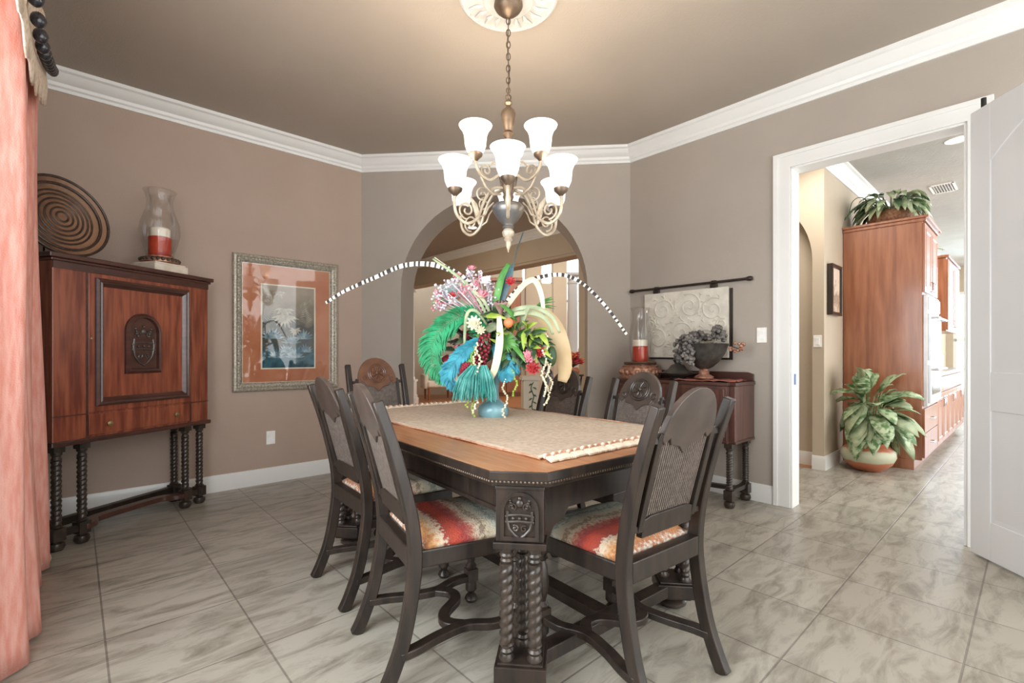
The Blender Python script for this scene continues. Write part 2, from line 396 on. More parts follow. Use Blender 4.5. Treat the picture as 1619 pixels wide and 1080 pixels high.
# ---------------------------------------------------------------- setting: floors, ceilings, walls, trim
def quad_un(u0, u1, n0, n1): return [tuple(un(u, n).to_2d()) for u, n in ((u0, n0), (u1, n0), (u1, n1), (u0, n1))]
KU = KC.dot(UL); KN = KC.dot(NL)
U0 = C0.dot(UL); N0 = C0.dot(NL); RU = CR.dot(UL); RN = CR.dot(NL)

b = MB(); b.prism(quad_un(U0 - .25, KU, -12.8, 1.7), -.1, 0); b.prism(quad_un(KU, 15, KN, 1.7), -.1, 0)
struct(b.build('floor', m_tile, smooth=False))
b = MB(); b.prism(quad_un(KU, 19, -13, KN), -.1, 0); struct(b.build('floor_living', m_plank, smooth=False))
b = MB(); b.prism(quad_un(U0 - .2, KU, -12.8, 1.7), CEIL, CEIL + .12); struct(b.build('ceiling', m_ceil, smooth=False))
b = MB(); b.prism(quad_un(KU, 15, KN - .2, 1.7), CEIL, CEIL + .12); struct(b.build('ceiling_kitchen', m_kceil, smooth=False))
b = MB(); b.prism(quad_un(KU, 19, -13, KN - .2), 4.3, 4.4); struct(b.build('ceiling_living', m_ceil, smooth=False))

# left wall
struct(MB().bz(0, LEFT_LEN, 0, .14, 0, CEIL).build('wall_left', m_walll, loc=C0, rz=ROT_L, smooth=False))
# window wall: opening behind / beyond the curtain
WL = 1.6 - N0; w0, w1 = 1.80, 4.3
b = MB(); b.bz(-.14, w0, -.14, 0, 0, CEIL); b.bz(w1, WL, -.14, 0, 0, CEIL); b.bz(w0, w1, -.14, 0, 0, .5); b.bz(w0, w1, -.14, 0, 2.45, CEIL)
struct(b.build('wall_window', m_wall, loc=C0, rz=ROT_R, smooth=False))
b = MB(); b.bz(w0, w0 + .05, -.1, -.05, .5, 2.45); b.bz(w1 - .05, w1, -.1, -.05, .5, 2.45); b.bz(w0, w1, -.1, -.05, .5, .55); b.bz(w0, w1, -.1, -.05, 2.4, 2.45); b.bz((w0 + w1) / 2 - .03, (w0 + w1) / 2 + .03, -.1, -.05, .5, 2.45)
wn = struct(b.build('window_1', m_white, loc=C0, rz=ROT_R, smooth=False))
MB().bz(w0 + .05, w1 - .05, -.08, -.074, .55, 2.4).build('window_glass', m_glass, wn, smooth=False)

# back wall with the arch passage: outline goes up the left jamb, over the arch and down the right jamb
AX0, AX1, SPR, THK = .402, 2.222, 1.76, .42
amid, ahw = (AX0 + AX1) / 2, (AX1 - AX0) / 2
def arch_outline(L, H, x0, x1, spr, ry=None, n=28):
    m, hw = (x0 + x1) / 2, (x1 - x0) / 2
    return [(0, 0), (x0, 0)] + arc(m, spr, hw, ry or hw, 180, 0, n) + [(x1, 0), (L, 0), (L, H), (0, H)]
b = MB(); b.prism(arch_outline(BACK_LEN, CEIL, AX0, AX1, SPR, .91), 0, THK, 'y')
struct(b.build('wall_back', m_wall, loc=CL, rz=ROT_B, angle=35))
# right wall with the doorway
DT0, DT1, DH = 1.37, 2.31, 2.49
RL = 1.6 - RN
b = MB(); b.bz(0, DT0, 0, .13, 0, CEIL); b.bz(DT1, RL, 0, .13, 0, CEIL); b.bz(DT0, DT1, 0, .13, DH, CEIL)
struct(b.build('wall_right', m_wall, loc=CR, rz=ROT_R, smooth=False))

# crown moulding profile (distance from wall, height), swept along the inside of the room
CP = [(0, 2.925), (.012, 2.925), (.016, 2.945), (.028, 2.955), (.034, 2.975), (.05, 2.985), (.072, 3.01), (.085, 3.03), (.104, 3.038), (.108, CEIL), (0, CEIL)]
def crown(name, pts, mat=m_white, prof=CP):
    """pts = wall corner points in plan, room lies to the right of the path"""
    P = [Vector(p).to_2d() for p in pts]; N = len(P); b = MB(); vs = []
    for i, p in enumerate(P):
        d0 = (P[i] - P[i - 1]).normalized() if i > 0 else (P[1] - P[0]).normalized()
        d1 = (P[i + 1] - P[i]).normalized() if i < N - 1 else d0
        n0 = Vector((d0.y, -d0.x)); n1 = Vector((d1.y, -d1.x)); nn = (n0 + n1); nn = nn / nn.dot(n0)
        for r, z in prof: vs.append((p.x + nn.x * r, p.y + nn.y * r, z))
    k = len(prof); fs = []
    for i in range(N - 1):
        for j in range(k):
            jj = (j + 1) % k; fs.append((i * k + j, i * k + jj, (i + 1) * k + jj, (i + 1) * k + j))
    fs += [tuple(range(k)), tuple(range((N - 1) * k, N * k))]
    b.add(vs, fs); o = b.build(name, mat, angle=25); struct(o); return o
WE = C0 + NL * (1.6 - N0); REND = CR + NL * RL
crown('trim_1', [WE, C0, CL, CR, REND])
BP = [(0, 0), (.016, 0), (.016, .105), (.012, .12), (.008, .135), (0, .135)]
ARL = CL + (CR - CL).normalized() * AX0; ARR = CL + (CR - CL).normalized() * AX1
crown('baseboard_left', [WE, C0, CL, ARL], prof=BP)
crown('baseboard_right', [ARR, CR, CR + NL * (DT0 - .112)], prof=BP)
crown('baseboard_right_2', [CR + NL * (DT1 + .112), REND], prof=BP)

# door casing (both legs, head) and jamb lining
def casing(name, x0, x1, h, w=.112):
    b = MB()
    out = [(x0 - w, 0), (x0, 0), (x0, h), (x1, h), (x1, 0), (x1 + w, 0), (x1 + w, h + w), (x0 - w, h + w)]
    b.prism(out, -.018, 0, 'y')
    o2 = [(x0 - w, 0), (x0 - w + .03, 0), (x0 - w + .03, h + w - .03), (x1 + w - .03, h + w - .03), (x1 + w - .03, 0), (x1 + w, 0), (x1 + w, h + w), (x0 - w, h + w)]
    b.prism(o2, -.027, -.018, 'y')
    return b
b = casing('c', DT0, DT1, DH)
b.bz(DT0, DT0 + .014, -.01, .14, 0, DH); b.bz(DT1 - .014, DT1, -.01, .14, 0, DH); b.bz(DT0, DT1, -.01, .14, DH - .014, DH)
tr = struct(b.build('trim_2', m_white, loc=CR, rz=ROT_R, bevel=.003, smooth=False))
MB().bz(DT0 + .014, DT0 + .018, .03, .06, .90, .98).build('strike_plate', m_blue, tr)

# door leaf, hinged on the right jamb and swung into the room
DW = .9
dl = MB()
dl.bz(0, DW, .006, .034, .012, 2.485)
# stiles and rails around two recessed panels
for (y0, y1) in ((0, .008), (.032, .04)):
    dl.bz(0, .13, y0, y1, .012, 2.485); dl.bz(DW - .13, DW, y0, y1, .012, 2.485)
    dl.bz(.13, DW - .13, y0, y1, .012, .22); dl.bz(.13, DW - .13, y0, y1, .82, 1.03)
    topp = [(.13, 2.485), (.13, 2.17)] + [(.13 + (DW - .26) * k / 20, 2.17 + .16 * sin(pi * k / 20)) for k in range(1, 20)] + [(DW - .13, 2.17), (DW - .13, 2.485)]
    dl.prism(topp, y0, y1, 'y')
dv = Vector((-.119, -.993, 0)).normalized(); DROT = math.atan2(dv.y, dv.x)
door = struct(dl.build('door_1', m_door, loc=(2.59, 2.71, 0), rz=DROT, bevel=.004, angle=30))
def rect_panel(z0, z1, arch):
    b = MB()
    for (ya, yb_) in ((.006, .001), (.034, .039)):
        def outl(i):
            a0, a1 = .13 + i, DW - .13 - i
            if arch: top = [(a1 - (a1 - a0) * k / 20, z1 - i + arch * sin(pi * k / 20)) for k in range(21)]
            else: top = [(a1, z1 - i), (a0, z1 - i)]
            return [(a0, z0 + i), (a1, z0 + i)] + top
        A, B_ = outl(.022), outl(.06); n = len(A)
        b.add([(p[0], ya, p[1]) for p in A] + [(p[0], yb_, p[1]) for p in B_], [(i, (i + 1) % n, n + (i + 1) % n, n + i) for i in range(n)] + [tuple(range(n, 2 * n))])
    return b
rect_panel(.22, .82, 0).build('door_panel', m_door, door, angle=20)
rect_panel(1.03, 2.17, .16).build('door_panel', m_door, door, angle=20)
for z in (.25, 1.25, 2.3):
    b = MB(); b.lathe([(.008, -.05), (.008, .05)], -.006, .045, 10, z); b.bz(-.004, .0, .008, .045, z - .05, z + .05); b.build('hinge', m_black, door)
b = MB(); b.lathe([(.012, -.03), (.012, .03)], 0, 0, 10, 2.515); b.build('top_hinge_pin', m_black, door, loc=(.05, .03, 0))
for y, s in ((0, -1), (.04, 1)):
    b = MB(); b.sphere((DW - .07, y + s * .05, .95), .028, 14, 10); b.lathe([(.012, 0), (.012, .03)], n=10, T=Matrix.Translation((DW - .07, y, .95)) @ Matrix.Rotation(R(90 * s), 4, 'X') if s < 0 else Matrix.Translation((DW - .07, y, .95)) @ Matrix.Rotation(R(-90), 4, 'X'))
    b.build('door_knob', m_brass, door)

# wall between hall and foyer: pier with arched niche, then a header beam on columns
HL = 9.0
b = MB()
na, nb_ = HL - 1.45, HL - .10           # niche
# pier wall (solid part near the kitchen corner), niche cut as an outline
pl = [(HL - 3.05, 0), (na, 0)] + arc((na + nb_) / 2, 2.05, (nb_ - na) / 2, .72, 180, 0, 26) + [(nb_, 0), (HL, 0), (HL, CEIL), (HL - 3.05, CEIL)]
b.prism(pl, 0, .16, 'y')
b.bz(na - .2, nb_ - .002, .16, .3, 0, CEIL)
struct(b.build('wall_hall', m_tan, loc=KC - NL * HL, rz=ROT_R, angle=30))
b = MB(); b.bz(0, HL - 3.05, 0, .3, 2.60, CEIL + .3); b.bz(-.5, HL - 3.05, .02, .28, 2.56, 2.60)
struct(b.build('wall_header', m_tan, loc=KC - NL * HL, rz=ROT_R, smooth=False))
crown('trim_3', [KC - NL * HL, KC, KC + UL * 8], prof=CP)
crown('baseboard_hall', [KC - NL * .10, KC, KC + UL * .5], prof=BP)
crown('baseboard_niche', [KC + UL * .158 - NL * 1.45, KC + UL * .158 - NL * .10], prof=BP)
# kitchen wall
b = MB(); b.bz(.16, 9.2, 0, .14, 0, CEIL); struct(b.build('wall_kitchen', m_tan, loc=KC, rz=ROT_L, smooth=False))
b = MB(); b.bz(0, 3.4, 0, .12, 0, .3); b.bz(0, 3.4, 0, .12, 2.5, CEIL); b.bz(0, .12, 0, .12, .3, 2.5); b.bz(3.28, 3.4, 0, .12, .3, 2.5)
struct(b.build('wall_kitchen_end', m_tan, loc=KC + UL * 9.2, rz=ROT_R, smooth=False))
w = struct(MB().bz(.12, 3.28, .04, .06, .3, 2.5).build('window_2', m_day, loc=KC + UL * 9.2, rz=ROT_R, smooth=False))
b = MB()
for x in (.12, 1.15, 2.2, 3.22): b.bz(x, x + .06, 0, .04, .3, 2.5)
for z in (.3, 1.4, 2.44): b.bz(.12, 3.28, 0, .04, z, z + .06)
b.build('window_frame', m_white, w, smooth=False)

# living room far wall with tall daylit windows
LY = 13.2
b = MB()
cols = [(-9, -2.62, 0), (-2.62, -1.55, 0), (-1.55, -.90, 0), (-.90, -.58, 1), (-.58, .27, 0), (.27, .37, 1), (.37, .80, 0), (.80, 1.10, 1), (1.10, 1.50, 0), (1.50, 1.86, 2), (1.86, 5, 0)]
wi = 3
for x0, x1, k in cols:
    if k == 0: b.bz(x0, x1, LY, LY + .2, 0, 4.3)
    else:
        z0, z1 = (3.05, 3.75) if k == 1 else (1.25, 3.95)
        b.bz(x0, x1, LY, LY + .2, 0, z0); b.bz(x0, x1, LY, LY + .2, z1, 4.3)
        o = struct(MB().bz(x0, x1, LY + .1, LY + .12, z0, z1).build('window_%d' % wi, m_day, smooth=False)); wi += 1
        f = MB(); f.bz(x0, x0 + .025, LY + .02, LY + .1, z0, z1); f.bz(x1 - .025, x1, LY + .02, LY + .1, z0, z1); f.bz(x0, x1, LY + .02, LY + .1, z0, z0 + .03); f.bz(x0, x1, LY + .02, LY + .1, z1 - .03, z1)
        if k == 2: f.bz(x0, x1, LY + .02, LY + .1, 2.55, 2.6)
        f.build('window_frame', m_white, o, smooth=False)
struct(b.build('wall_living', m_cream, smooth=False))
b = MB(); b.bz(1.13, 1.49, LY - .05, LY, 0, 4.3); b.bz(.38, .79, LY - .05, LY, 0, 4.3); struct(b.build('trim_4', m_tan, smooth=False))

# closing walls of the foyer and living room, left of what the arch shows
struct(MB().bz(-8.0, 0, -.14, 0, 0, CEIL).build('wall_foyer', m_wall, loc=CL - NL * .145, rz=ROT_R, smooth=False))
struct(MB().bz(0, 17, 0, .14, 0, 4.3).build('wall_living_left', m_cream, loc=CL - NL * 8.15, rz=ROT_L, smooth=False))
struct(MB().bz(9.35, 16, -.14, 0, 0, 4.3).build('wall_living_right', m_cream, loc=KC - NL * .2, rz=ROT_L, smooth=False))

# ---------------------------------------------------------------- dining table (local x = across, y = along, near end at -y)
TROT = R(38.5)
TA = Vector((-sin(TROT), cos(TROT), 0)); TN = Vector((cos(TROT), sin(TROT), 0))
def tw(n, a, z=0): return TN * n + TA * a + Vector((0, 0, z))
TW, TL, TC = 1.17, 1.88, .13
tc0 = tw(.886 + TW / 2, 1.098 + TL / 2)
table = thing('dining_table', 'dark walnut dining table with clipped corners and barley twist legs', 'table', tc0, TROT)
def octo(hx, hy, c): return [(-hx + c, -hy), (hx - c, -hy), (hx, -hy + c), (hx, hy - c), (hx - c, hy), (-hx + c, hy), (-hx, hy - c), (-hx, -hy + c)]
b = MB(); b.prism(octo(TW / 2, TL / 2, TC), .728, .759); tt = b.build('tabletop', m_dark, table, bevel=.004, smooth=False)
b = MB(); b.prism(octo(TW / 2 - .004, TL / 2 - .004, TC), .757, .760); b.build('top_veneer', m_top, tt, smooth=False)
b = MB(); b.prism(octo(TW / 2 - .012, TL / 2 - .012, TC), .716, .728); b.prism(octo(TW / 2 - .03, TL / 2 - .03, TC), .70, .716)
b.build('edge_moulding', m_dark, table, bevel=.003, smooth=False)
b = MB(); hx, hy, c = TW / 2 - .014, TL / 2 - .014, TC
oc = octo(hx, hy, c)
for i in range(8):
    p, q = Vector((*oc[i], 0)), Vector((*oc[(i + 1) % 8], 0)); L = (q - p).length; n = int(L / .0125); t = (q - p) / L
    for k in range(n):
        cpt = p + t * (k + .5) * L / n; b.sphere((cpt.x, cpt.y, .7215), .0052, 6, 4)
b.build('dentil_beading', m_bronze, table)
# aprons
ax, ay = TW / 2 - .10, TL / 2 - .10
for sx in (-1, 1):
    b = MB(); b.bz(sx * ax - .012, sx * ax + .012, -ay + .08, ay - .08, .60, .70)
    b.bz(sx * ax - .02, sx * ax + .02, -ay + .08, ay - .08, .598, .612); b.bz(sx * ax - .018, sx * ax + .018, -ay + .08, ay - .08, .685, .70)
    b.build('side_apron', m_dark, table, bevel=.002, smooth=False)
for sy in (-1, 1):
    b = MB(); w = ax - .07
    # bracketed lower edge curling down at both ends
    prof = [(-w, .50), (-w + .05, .51), (-w + .07, .545), (-w + .11, .555), (-w + .14, .595), (w - .14, .595), (w - .11, .555), (w - .07, .545), (w - .05, .51), (w, .50), (w, .70), (-w, .70)]
    b.prism(prof, sy * ay - .012, sy * ay + .012, 'y'); b.build('end_apron', m_dark, table, bevel=.002, smooth=False)
def relief(b, w, h, y=0, z=0, r=.006):
    """carved shield with lions: rolled tubes and bosses on the y=0 face, facing -y"""
    P = lambda x, q: (x, y, z + q)
    b.tube([P(-w * .36, h * .12), P(-w * .40, -h * .05), P(-w * .33, -h * .26), P(-w * .15, -h * .40), P(0, -h * .46), P(w * .15, -h * .40), P(w * .33, -h * .26), P(w * .40, -h * .05), P(w * .36, h * .12)], r, 6)
    b.tube([P(-w * .38, h * .02), P(0, h * .04), P(w * .38, h * .02)], r * .9, 6); b.tube([P(-w * .38, -h * .12), P(0, -h * .10), P(w * .38, -h * .12)], r * .9, 6)
    for k in (-.2, 0, .2): b.sphere(P(w * k, -h * .04), r * 1.2, 8, 6)
    b.sphere(P(0, h * .28), r * 2.6, 10, 8, (1, .6, 1)); b.sphere(P(0, h * .39), r * 1.4, 8, 6)
    for s in (-1, 1):
        b.tube([P(s * px, pz) for px, pz in spiral(w * .20, h * .20, w * .13, w * .03, 0, 1.2, 14)], r * .7, 5)
        b.tube([P(s * px, pz) for px, pz in spiral(w * .14, -h * .26, w * .11, w * .02, 1, 1.2, 14)], r * .7, 5)
        for k in range(4): b.sphere(P(s * w * (.30 - .03 * k), h * (.34 - .055 * k)), r * 1.1, 7, 5)
        b.sphere(P(s * w * .42, h * .0), r * 1.1, 7, 5); b.sphere(P(s * w * .42, -h * .12), r * 1.1, 7, 5)
    return b
# corner legs: carved arched block on three twist columns over a plinth; built facing local -y then turned to each corner
def leg_parts():
    out = {}
    b = MB(); b.bz(-.078, .078, -.066, .066, .522, .70); b.bz(-.086, .086, -.075, .075, .500, .522); b.bz(-.080, .080, -.069, .069, .690, .702)
    out['leg'] = b
    b = MB(); o = [(-.062, .530)] + [(.062, .530)] + [(.062 * cos(R(a)), .624 + .062 * sin(R(a))) for a in range(0, 181, 12)]
    i = [(-.050, .542)] + [(.050, .542)] + [(.050 * cos(R(a)), .624 + .050 * sin(R(a))) for a in range(0, 181, 12)]
    n = len(o); vs = [(p[0], -.066, p[1]) for p in o] + [(p[0], -.076, p[1]) for p in o] + [(p[0], -.074, p[1]) for p in i] + [(p[0], -.060, p[1]) for p in i]
    b.add(vs, [(j * n + k, j * n + (k + 1) % n, (j + 1) * n + (k + 1) % n, (j + 1) * n + k) for j in range(3) for k in range(n)])
    out['arch_moulding'] = b
    b = MB(); relief(b, .104, .15, -.069, .606, .0050); out['carved_crest'] = b
    cols = []
    for cx, cy in ((-.046, -.038), (.046, -.038), (0, .045)):
        b = MB(); b.lathe([(.021, .480), (.025, .486), (.025, .5)], cx, cy, 14); b.lathe([(.018, .446), (.022, .454), (.018, .461), (.024, .472), (.019, .481)], cx, cy, 14)
        b.twist(cx, cy, .178, .446, .0235, 4.2, .28, 12)
        b.lathe([(.024, .128), (.026, .136), (.019, .150), (.023, .160), (.018, .168), (.02, .179)], cx, cy, 14); cols.append(b)
    out['cols'] = cols
    b = MB(); b.bz(-.084, .084, -.074, .082, .062, .120); b.bz(-.074, .074, -.066, .072, .120, .129); b.bz(-.07, .07, -.06, .07, .052, .062); out['plinth'] = b
    b = MB(); b.lathe([(.001, 0), (.046, .003), (.060, .014), (.060, .026), (.048, .038), (.036, .043), (.046, .048), (.05, .053)], 0, .005, 18); out['foot'] = b
    return out
lp = leg_parts(); first = {}
off = .075
for i, (sx, sy) in enumerate(((-1, -1), (1, -1), (1, 1), (-1, 1))):
    px, py = sx * (TW / 2 - TC / 2 - off), sy * (TL / 2 - TC / 2 - off)
    rz = math.atan2(sy, sx) + pi / 2
    if not first:
        lg = lp['leg'].build('leg', m_dark, table, (px, py, 0), rz, bevel=.003, smooth=False)
        kids = [lp['arch_moulding'].build('arch_moulding', m_dark, lg), lp['carved_crest'].build('carved_crest', m_darkb, lg)] + [c.build('twist_column', m_darkb, lg) for c in lp['cols']] + \
            [lp['plinth'].build('plinth', m_dark, lg, bevel=.003, smooth=False), lp['foot'].build('bun_foot', m_darkb, lg)]
        first = {'leg': lg, 'kids': kids}
    else:
        lg = first['leg'].copy(); COL.objects.link(lg); lg.parent = table; lg.location = (px, py, 0); lg.rotation_euler = (0, 0, rz)
        for k in first['kids']: c = k.copy(); COL.objects.link(c); c.parent = lg
lx, ly = TW / 2 - TC / 2 - off, TL / 2 - TC / 2 - off
for sy in (-1, 1):
    b = MB(); b.bz(-lx + .06, lx - .06, sy * ly - .03, sy * ly + .03, .066, .116); b.build('end_stretcher', m_dark, table, bevel=.004, smooth=False)
b = MB(); b.bz(-.035, .035, -ly, ly, .069, .113); b.build('long_stretcher', m_dark, table, bevel=.004, smooth=False)

# runner with tasselled ends (lies on the table)
RW, RLn = .93, 1.74
runner = thing('table_runner', 'beige brocade runner with tasselled ends spread over the dining table', 'table runner', tw(1.555, 2.125, .7602), R(40.0))
nx, ny = 24, 40; vs = []; fs = []
for j in range(ny + 1):
    for i in range(nx + 1):
        x = -RW / 2 + RW * i / nx; y = -RLn / 2 + RLn * j / ny
        vs.append((x, y, .0035 + .0018 * sin(x * 17 + y * 9) + .0014 * sin(y * 23 - x * 6)))
for j in range(ny):
    for i in range(nx): a = j * (nx + 1) + i; fs.append((a, a + 1, a + nx + 2, a + nx + 1))
b = MB(); b.add(vs, fs); cloth = b.build('cloth', m_runner, runner, solid=.0025)
for sx in (-1, 1): b = MB(); b.tube([(sx * RW / 2, -RLn / 2 + RLn * k / 30, .005 + .0015 * sin(k)) for k in range(31)], .004, 6); b.build('side_cord', m_fringer, runner)
bt = MB(); bt.sphere((0, -.006, .009), .0085, 8, 6); bt.k = 0
for k in range(7):
    a = (k - 3) * .22; bt.tube([(0, -.010, .008), (.012 * sin(a) * 1.5, -.026, .0075), (.02 * sin(a) * 1.7, -.05, .0045)], [.004, .0052, .0036], 5)
bt.k = 1; bt.lathe([(.0105, -.002), (.0115, 0), (.0105, .002)], n=8, T=Matrix.Translation((0, -.017, .0085)) @ Matrix.Rotation(R(90), 4, 'X'))
NT = 24; t0 = None; rr = random.Random(3)
for sy in (-1, 1):
    for k in range(NT):
        x = -RW / 2 + RW * (k + .5) / NT
        if t0 is None: o = t0 = bt.build('tassel', [m_fringe, m_fringer], runner)
        else: o = t0.copy(); COL.objects.link(o); o.parent = runner
        q = 1.28 * rr.uniform(.92, 1.1); o.scale = (q, q, q)
        o.location = (x, sy * RLn / 2, 0); o.rotation_euler = (0, 0, (0 if sy < 0 else pi) + rr.uniform(-.25, .25))
for sy in (-1, 1): b = MB(); b.tube([(-RW / 2 + RW * k / 60, sy * (RLn / 2 - .004), .0085 + .002 * sin(k * 2.1)) for k in range(61)], .0055, 6); b.build('gimp_braid', m_fringe, runner)

# ---------------------------------------------------------------- dining chairs (face +y)
LEAN = [(-.315, 0), (-.285, .06), (-.245, .17), (-.216, .32), (-.206, .45), (-.224, .60), (-.276, .80), (-.335, .975)]
def yb(z):
    for (y0, z0), (y1, z1) in zip(LEAN, LEAN[1:]):
        if z0 <= z <= z1: return y0 + (y1 - y0) * (z - z0) / (z1 - z0)
    return LEAN[-1][0] - (z - LEAN[-1][1]) * .34
def lean_prism(poly, t0, t1):
    """outline in (x, z) that follows the lean of the back"""
    n = len(poly); b = MB()
    b.add([(x, yb(z) + t0, z) for x, z in poly] + [(x, yb(z) + t1, z) for x, z in poly], [tuple(reversed(range(n))), tuple(range(n, 2 * n))] + [(i, (i + 1) % n, n + (i + 1) % n, n + i) for i in range(n)])
    return b
def make_chair(label, loc, rz, group):
    t = thing('dining_chair', label, 'chair', loc, rz, group)
    for s in (-1, 1):
        path = bez([(s * .205, y, z) for y, z in LEAN], 28)
        N = len(path); hh = [.046 - .012 * max(0, (p.z - .5) / .5) for p in path]
        b = MB(); b.sweep(path, (1, 0, 0), [.036] * N, hh); b.build('rear_leg', m_dark, t, bevel=.005, angle=30)
        b = MB(); f = [(.001, 0), (.022, .003), (.030, .018), (.022, .034), (.014, .04), (.018, .048), (.026, .058), (.026, .10)]
        b.lathe(f, s * .20, .195, 14); b.box(s * .20, .195, .125, .05, .05, .055)
        b.lathe([(.019, .15), (.026, .165), (.015, .18), (.02, .20), (.027, .25), (.021, .31), (.014, .335), (.024, .345), (.016, .355), (.026, .37), (.026, .39)], s * .20, .195, 14)
        b.build('front_leg', m_darkb, t, angle=35)
    b = MB(); b.prism([(-.187, -.228), (.187, -.228), (.187, -.186), (-.187, -.186)], .395, .465); b.build('rear_seat_rail', m_dark, t, bevel=.004, smooth=False)
    b = MB(); tp = [(-.205, -.19), (.205, -.19), (.237, .225), (-.237, .225)]; b.prism(tp, .39, .452); b.build('seat_frame', m_dark, t, bevel=.006, smooth=False)
    # upholstered pad
    nx, ny = 14, 14; top = []; fs = []
    for j in range(ny + 1):
        for i in range(nx + 1):
            u, v = i / nx * 2 - 1, j / ny; w = .197 + .032 * v; y = -.18 + .395 * v
            e = max(0, 1 - abs(u) ** 6) ** .5 * max(0, 1 - abs(v * 2 - 1) ** 6) ** .5
            top.append((u * w, y, .452 + .016 + .034 * e + (.006 * sin(u * 5) * sin(v * 7) * e)))
    for j in range(ny):
        for i in range(nx): a = j * (nx + 1) + i; fs.append((a, a + 1, a + nx + 2, a + nx + 1))
    b = MB(); b.add(top, fs)
    ring = [i for i in range(nx)] + [nx + (nx + 1) * j for j in range(ny)] + [(nx + 1) * ny + nx - i for i in range(nx)] + [(nx + 1) * (ny - j) for j in range(ny)]
    base = len(b.v); m = len(ring)
    b.v += [(b.v[k][0] * 1.01, b.v[k][1], .452) for k in ring]
    for k in range(m): b.f.append((ring[(k + 1) % m], ring[k], base + k, base + (k + 1) % m)); b.mi.append(0)
    b.f.append(tuple(base + k for k in range(m))); b.mi.append(0)
    b.build('seat_cushion', m_seat, t, angle=180)
    # back: crest with scalloped lower edge, cane panel, stiles, rails
    hw, sp, tp_ = .143, .868, 1.022
    crest = [(hw * cos(R(a)), sp + (tp_ - sp) * sin(R(a))) for a in range(0, 181, 9)] + [(-hw, .862), (-.122, .842), (-.100, .862), (-.085, .838), (-.035, .828), (0, .800), (.035, .828), (.085, .838), (.100, .862), (.122, .842), (hw, .862)]
    cr = lean_prism(crest, -.010, .014).build('back_crest', m_crest, t, bevel=.003, smooth=False)
    b = MB(); bc = Vector((0, yb(.92) + .016, .918))
    for rr_ in (.066, .053): b.tube([(bc.x + rr_ * cos(R(a)), yb(bc.z + rr_ * .95 * sin(R(a))) + .015, bc.z + rr_ * .95 * sin(R(a))) for a in range(0, 360, 15)], .0048, 6, True)
    for k in range(8):
        a = R(45 * k); b.tube([(bc.x + q * cos(a + q * 9), yb(bc.z + q * sin(a + q * 9)) + .016, bc.z + q * sin(a + q * 9)) for q in (.012, .024, .036, .048)], [.004, .007, .006, .003], 6)
    b.sphere(bc, .013, 10, 7, (1, .6, 1))
    for s in (-1, 1):
        pts = spiral(.103, .885, .024, .006, 2.2, 1.3, 16); b.tube([(s * x, yb(z) + .015, z) for x, z in pts], .0042, 5)
    b.build('carved_medallion', m_darkb, cr)
    b = MB(); x0, x1, z0, z1 = -.137,   .137, .585, .868; th = .0019
    def strip(p, q, o):
        d = (Vector((*q, 0)) - Vector((*p, 0))).normalized(); nn = Vector((-d.y, d.x, 0)) * th
        c = [(p[0] + nn.x, p[1] + nn.y), (q[0] + nn.x, q[1] + nn.y), (q[0] - nn.x, q[1] - nn.y), (p[0] - nn.x, p[1] - nn.y)]
        n = 4; b.add([(x, yb(z) + o - .0006, z) for x, z in c] + [(x, yb(z) + o + .0006, z) for x, z in c], [(3, 2, 1, 0), (4, 5, 6, 7), (0, 1, 5, 4), (1, 2, 6, 5), (2, 3, 7, 6), (3, 0, 4, 7)])
    st = .0115
    k = x0
    while k <= x1: strip((k, z0), (k, z1), .001); strip((k + .003, z0), (k + .003, z1), .001); k += st
    k = z0
    while k <= z1: strip((x0, k), (x1, k), .0025); k += st
    k = x0 - (z1 - z0)
    while k < x1:
        a0 = max(x0, k); a1 = min(x1, k + (z1 - z0))
        if a1 - a0 > .01:
            strip((a0, z0 + a0 - k), (a1, z0 + a1 - k), .004); strip((-a0, z0 + a0 - k), (-a1, z0 + a1 - k), .0055)
        k += st
    b.build('cane_panel', m_cane, t, smooth=False)
    for s in (-1, 1):
        lean_prism([(s * .137, .55), (s * .163, .55), (s * .163, .868), (s * .155, .885), (s * .137, .875)], -.009, .013).build('back_stile', m_dark, t, bevel=.003, smooth=False)
        for z in (.86, .565): b = MB(); b.box(s * .176, yb(z), z, .03, .016, .02); b.build('stile_block', m_dark, t, bevel=.002, smooth=False)
    lean_prism([(-.14, .53), (.14, .53), (.14, .59), (.10, .60), (-.10, .60), (-.14, .59)], -.010, .014).build('back_rail', m_dark, t, bevel=.003, smooth=False)
    # serpentine stretchers: a bowed bar on each side, joined by an S-shaped cross piece
    for s in (-1, 1):
        p = bez([(s * .198, .185, .115), (s * .19, .10, .115), (s * .150, .01, .115), (s * .165, -.10, .115), (s * .196, -.20, .115), (s * .205, -.262, .115)], 26)
        b = MB(); b.sweep(p, 'xy', .040, .028); b.build('side_stretcher', m_dark, t, bevel=.004, angle=30)
    p = bez([(-.155, .0, .1155), (-.10, .055, .1155), (-.035, .045, .1155), (.035, -.03, .1155), (.10, -.045, .1155), (.155, .01, .1155)], 20)
    b = MB(); b.sweep(p, 'xy', .044, .026); b.build('cross_stretcher', m_dark, t, bevel=.004, angle=30)
    return t
GRP = 'carved cane back dining chairs round the table'
def face(dx, dy): return math.atan2(dy, dx) - pi / 2
def seat_at(back_pt, fdir):
    """origin of a chair whose rear feet centre is at back_pt and that faces fdir"""
    f = Vector(fdir).normalized(); return (back_pt[0] + f.x * .315, back_pt[1] + f.y * .315, 0), face(f.x, f.y)
l, r_ = seat_at((-.528, 1.757), (.865, .50))
ch = make_chair('cane back dining chair on the left side of the table, nearer of the two', l, r_, GRP)
l, r_ = seat_at((-.868, 2.26), (.783, .622)); dup(ch, 'cane back dining chair on the left side of the table, farther, below the framed print', l, r_, GRP)
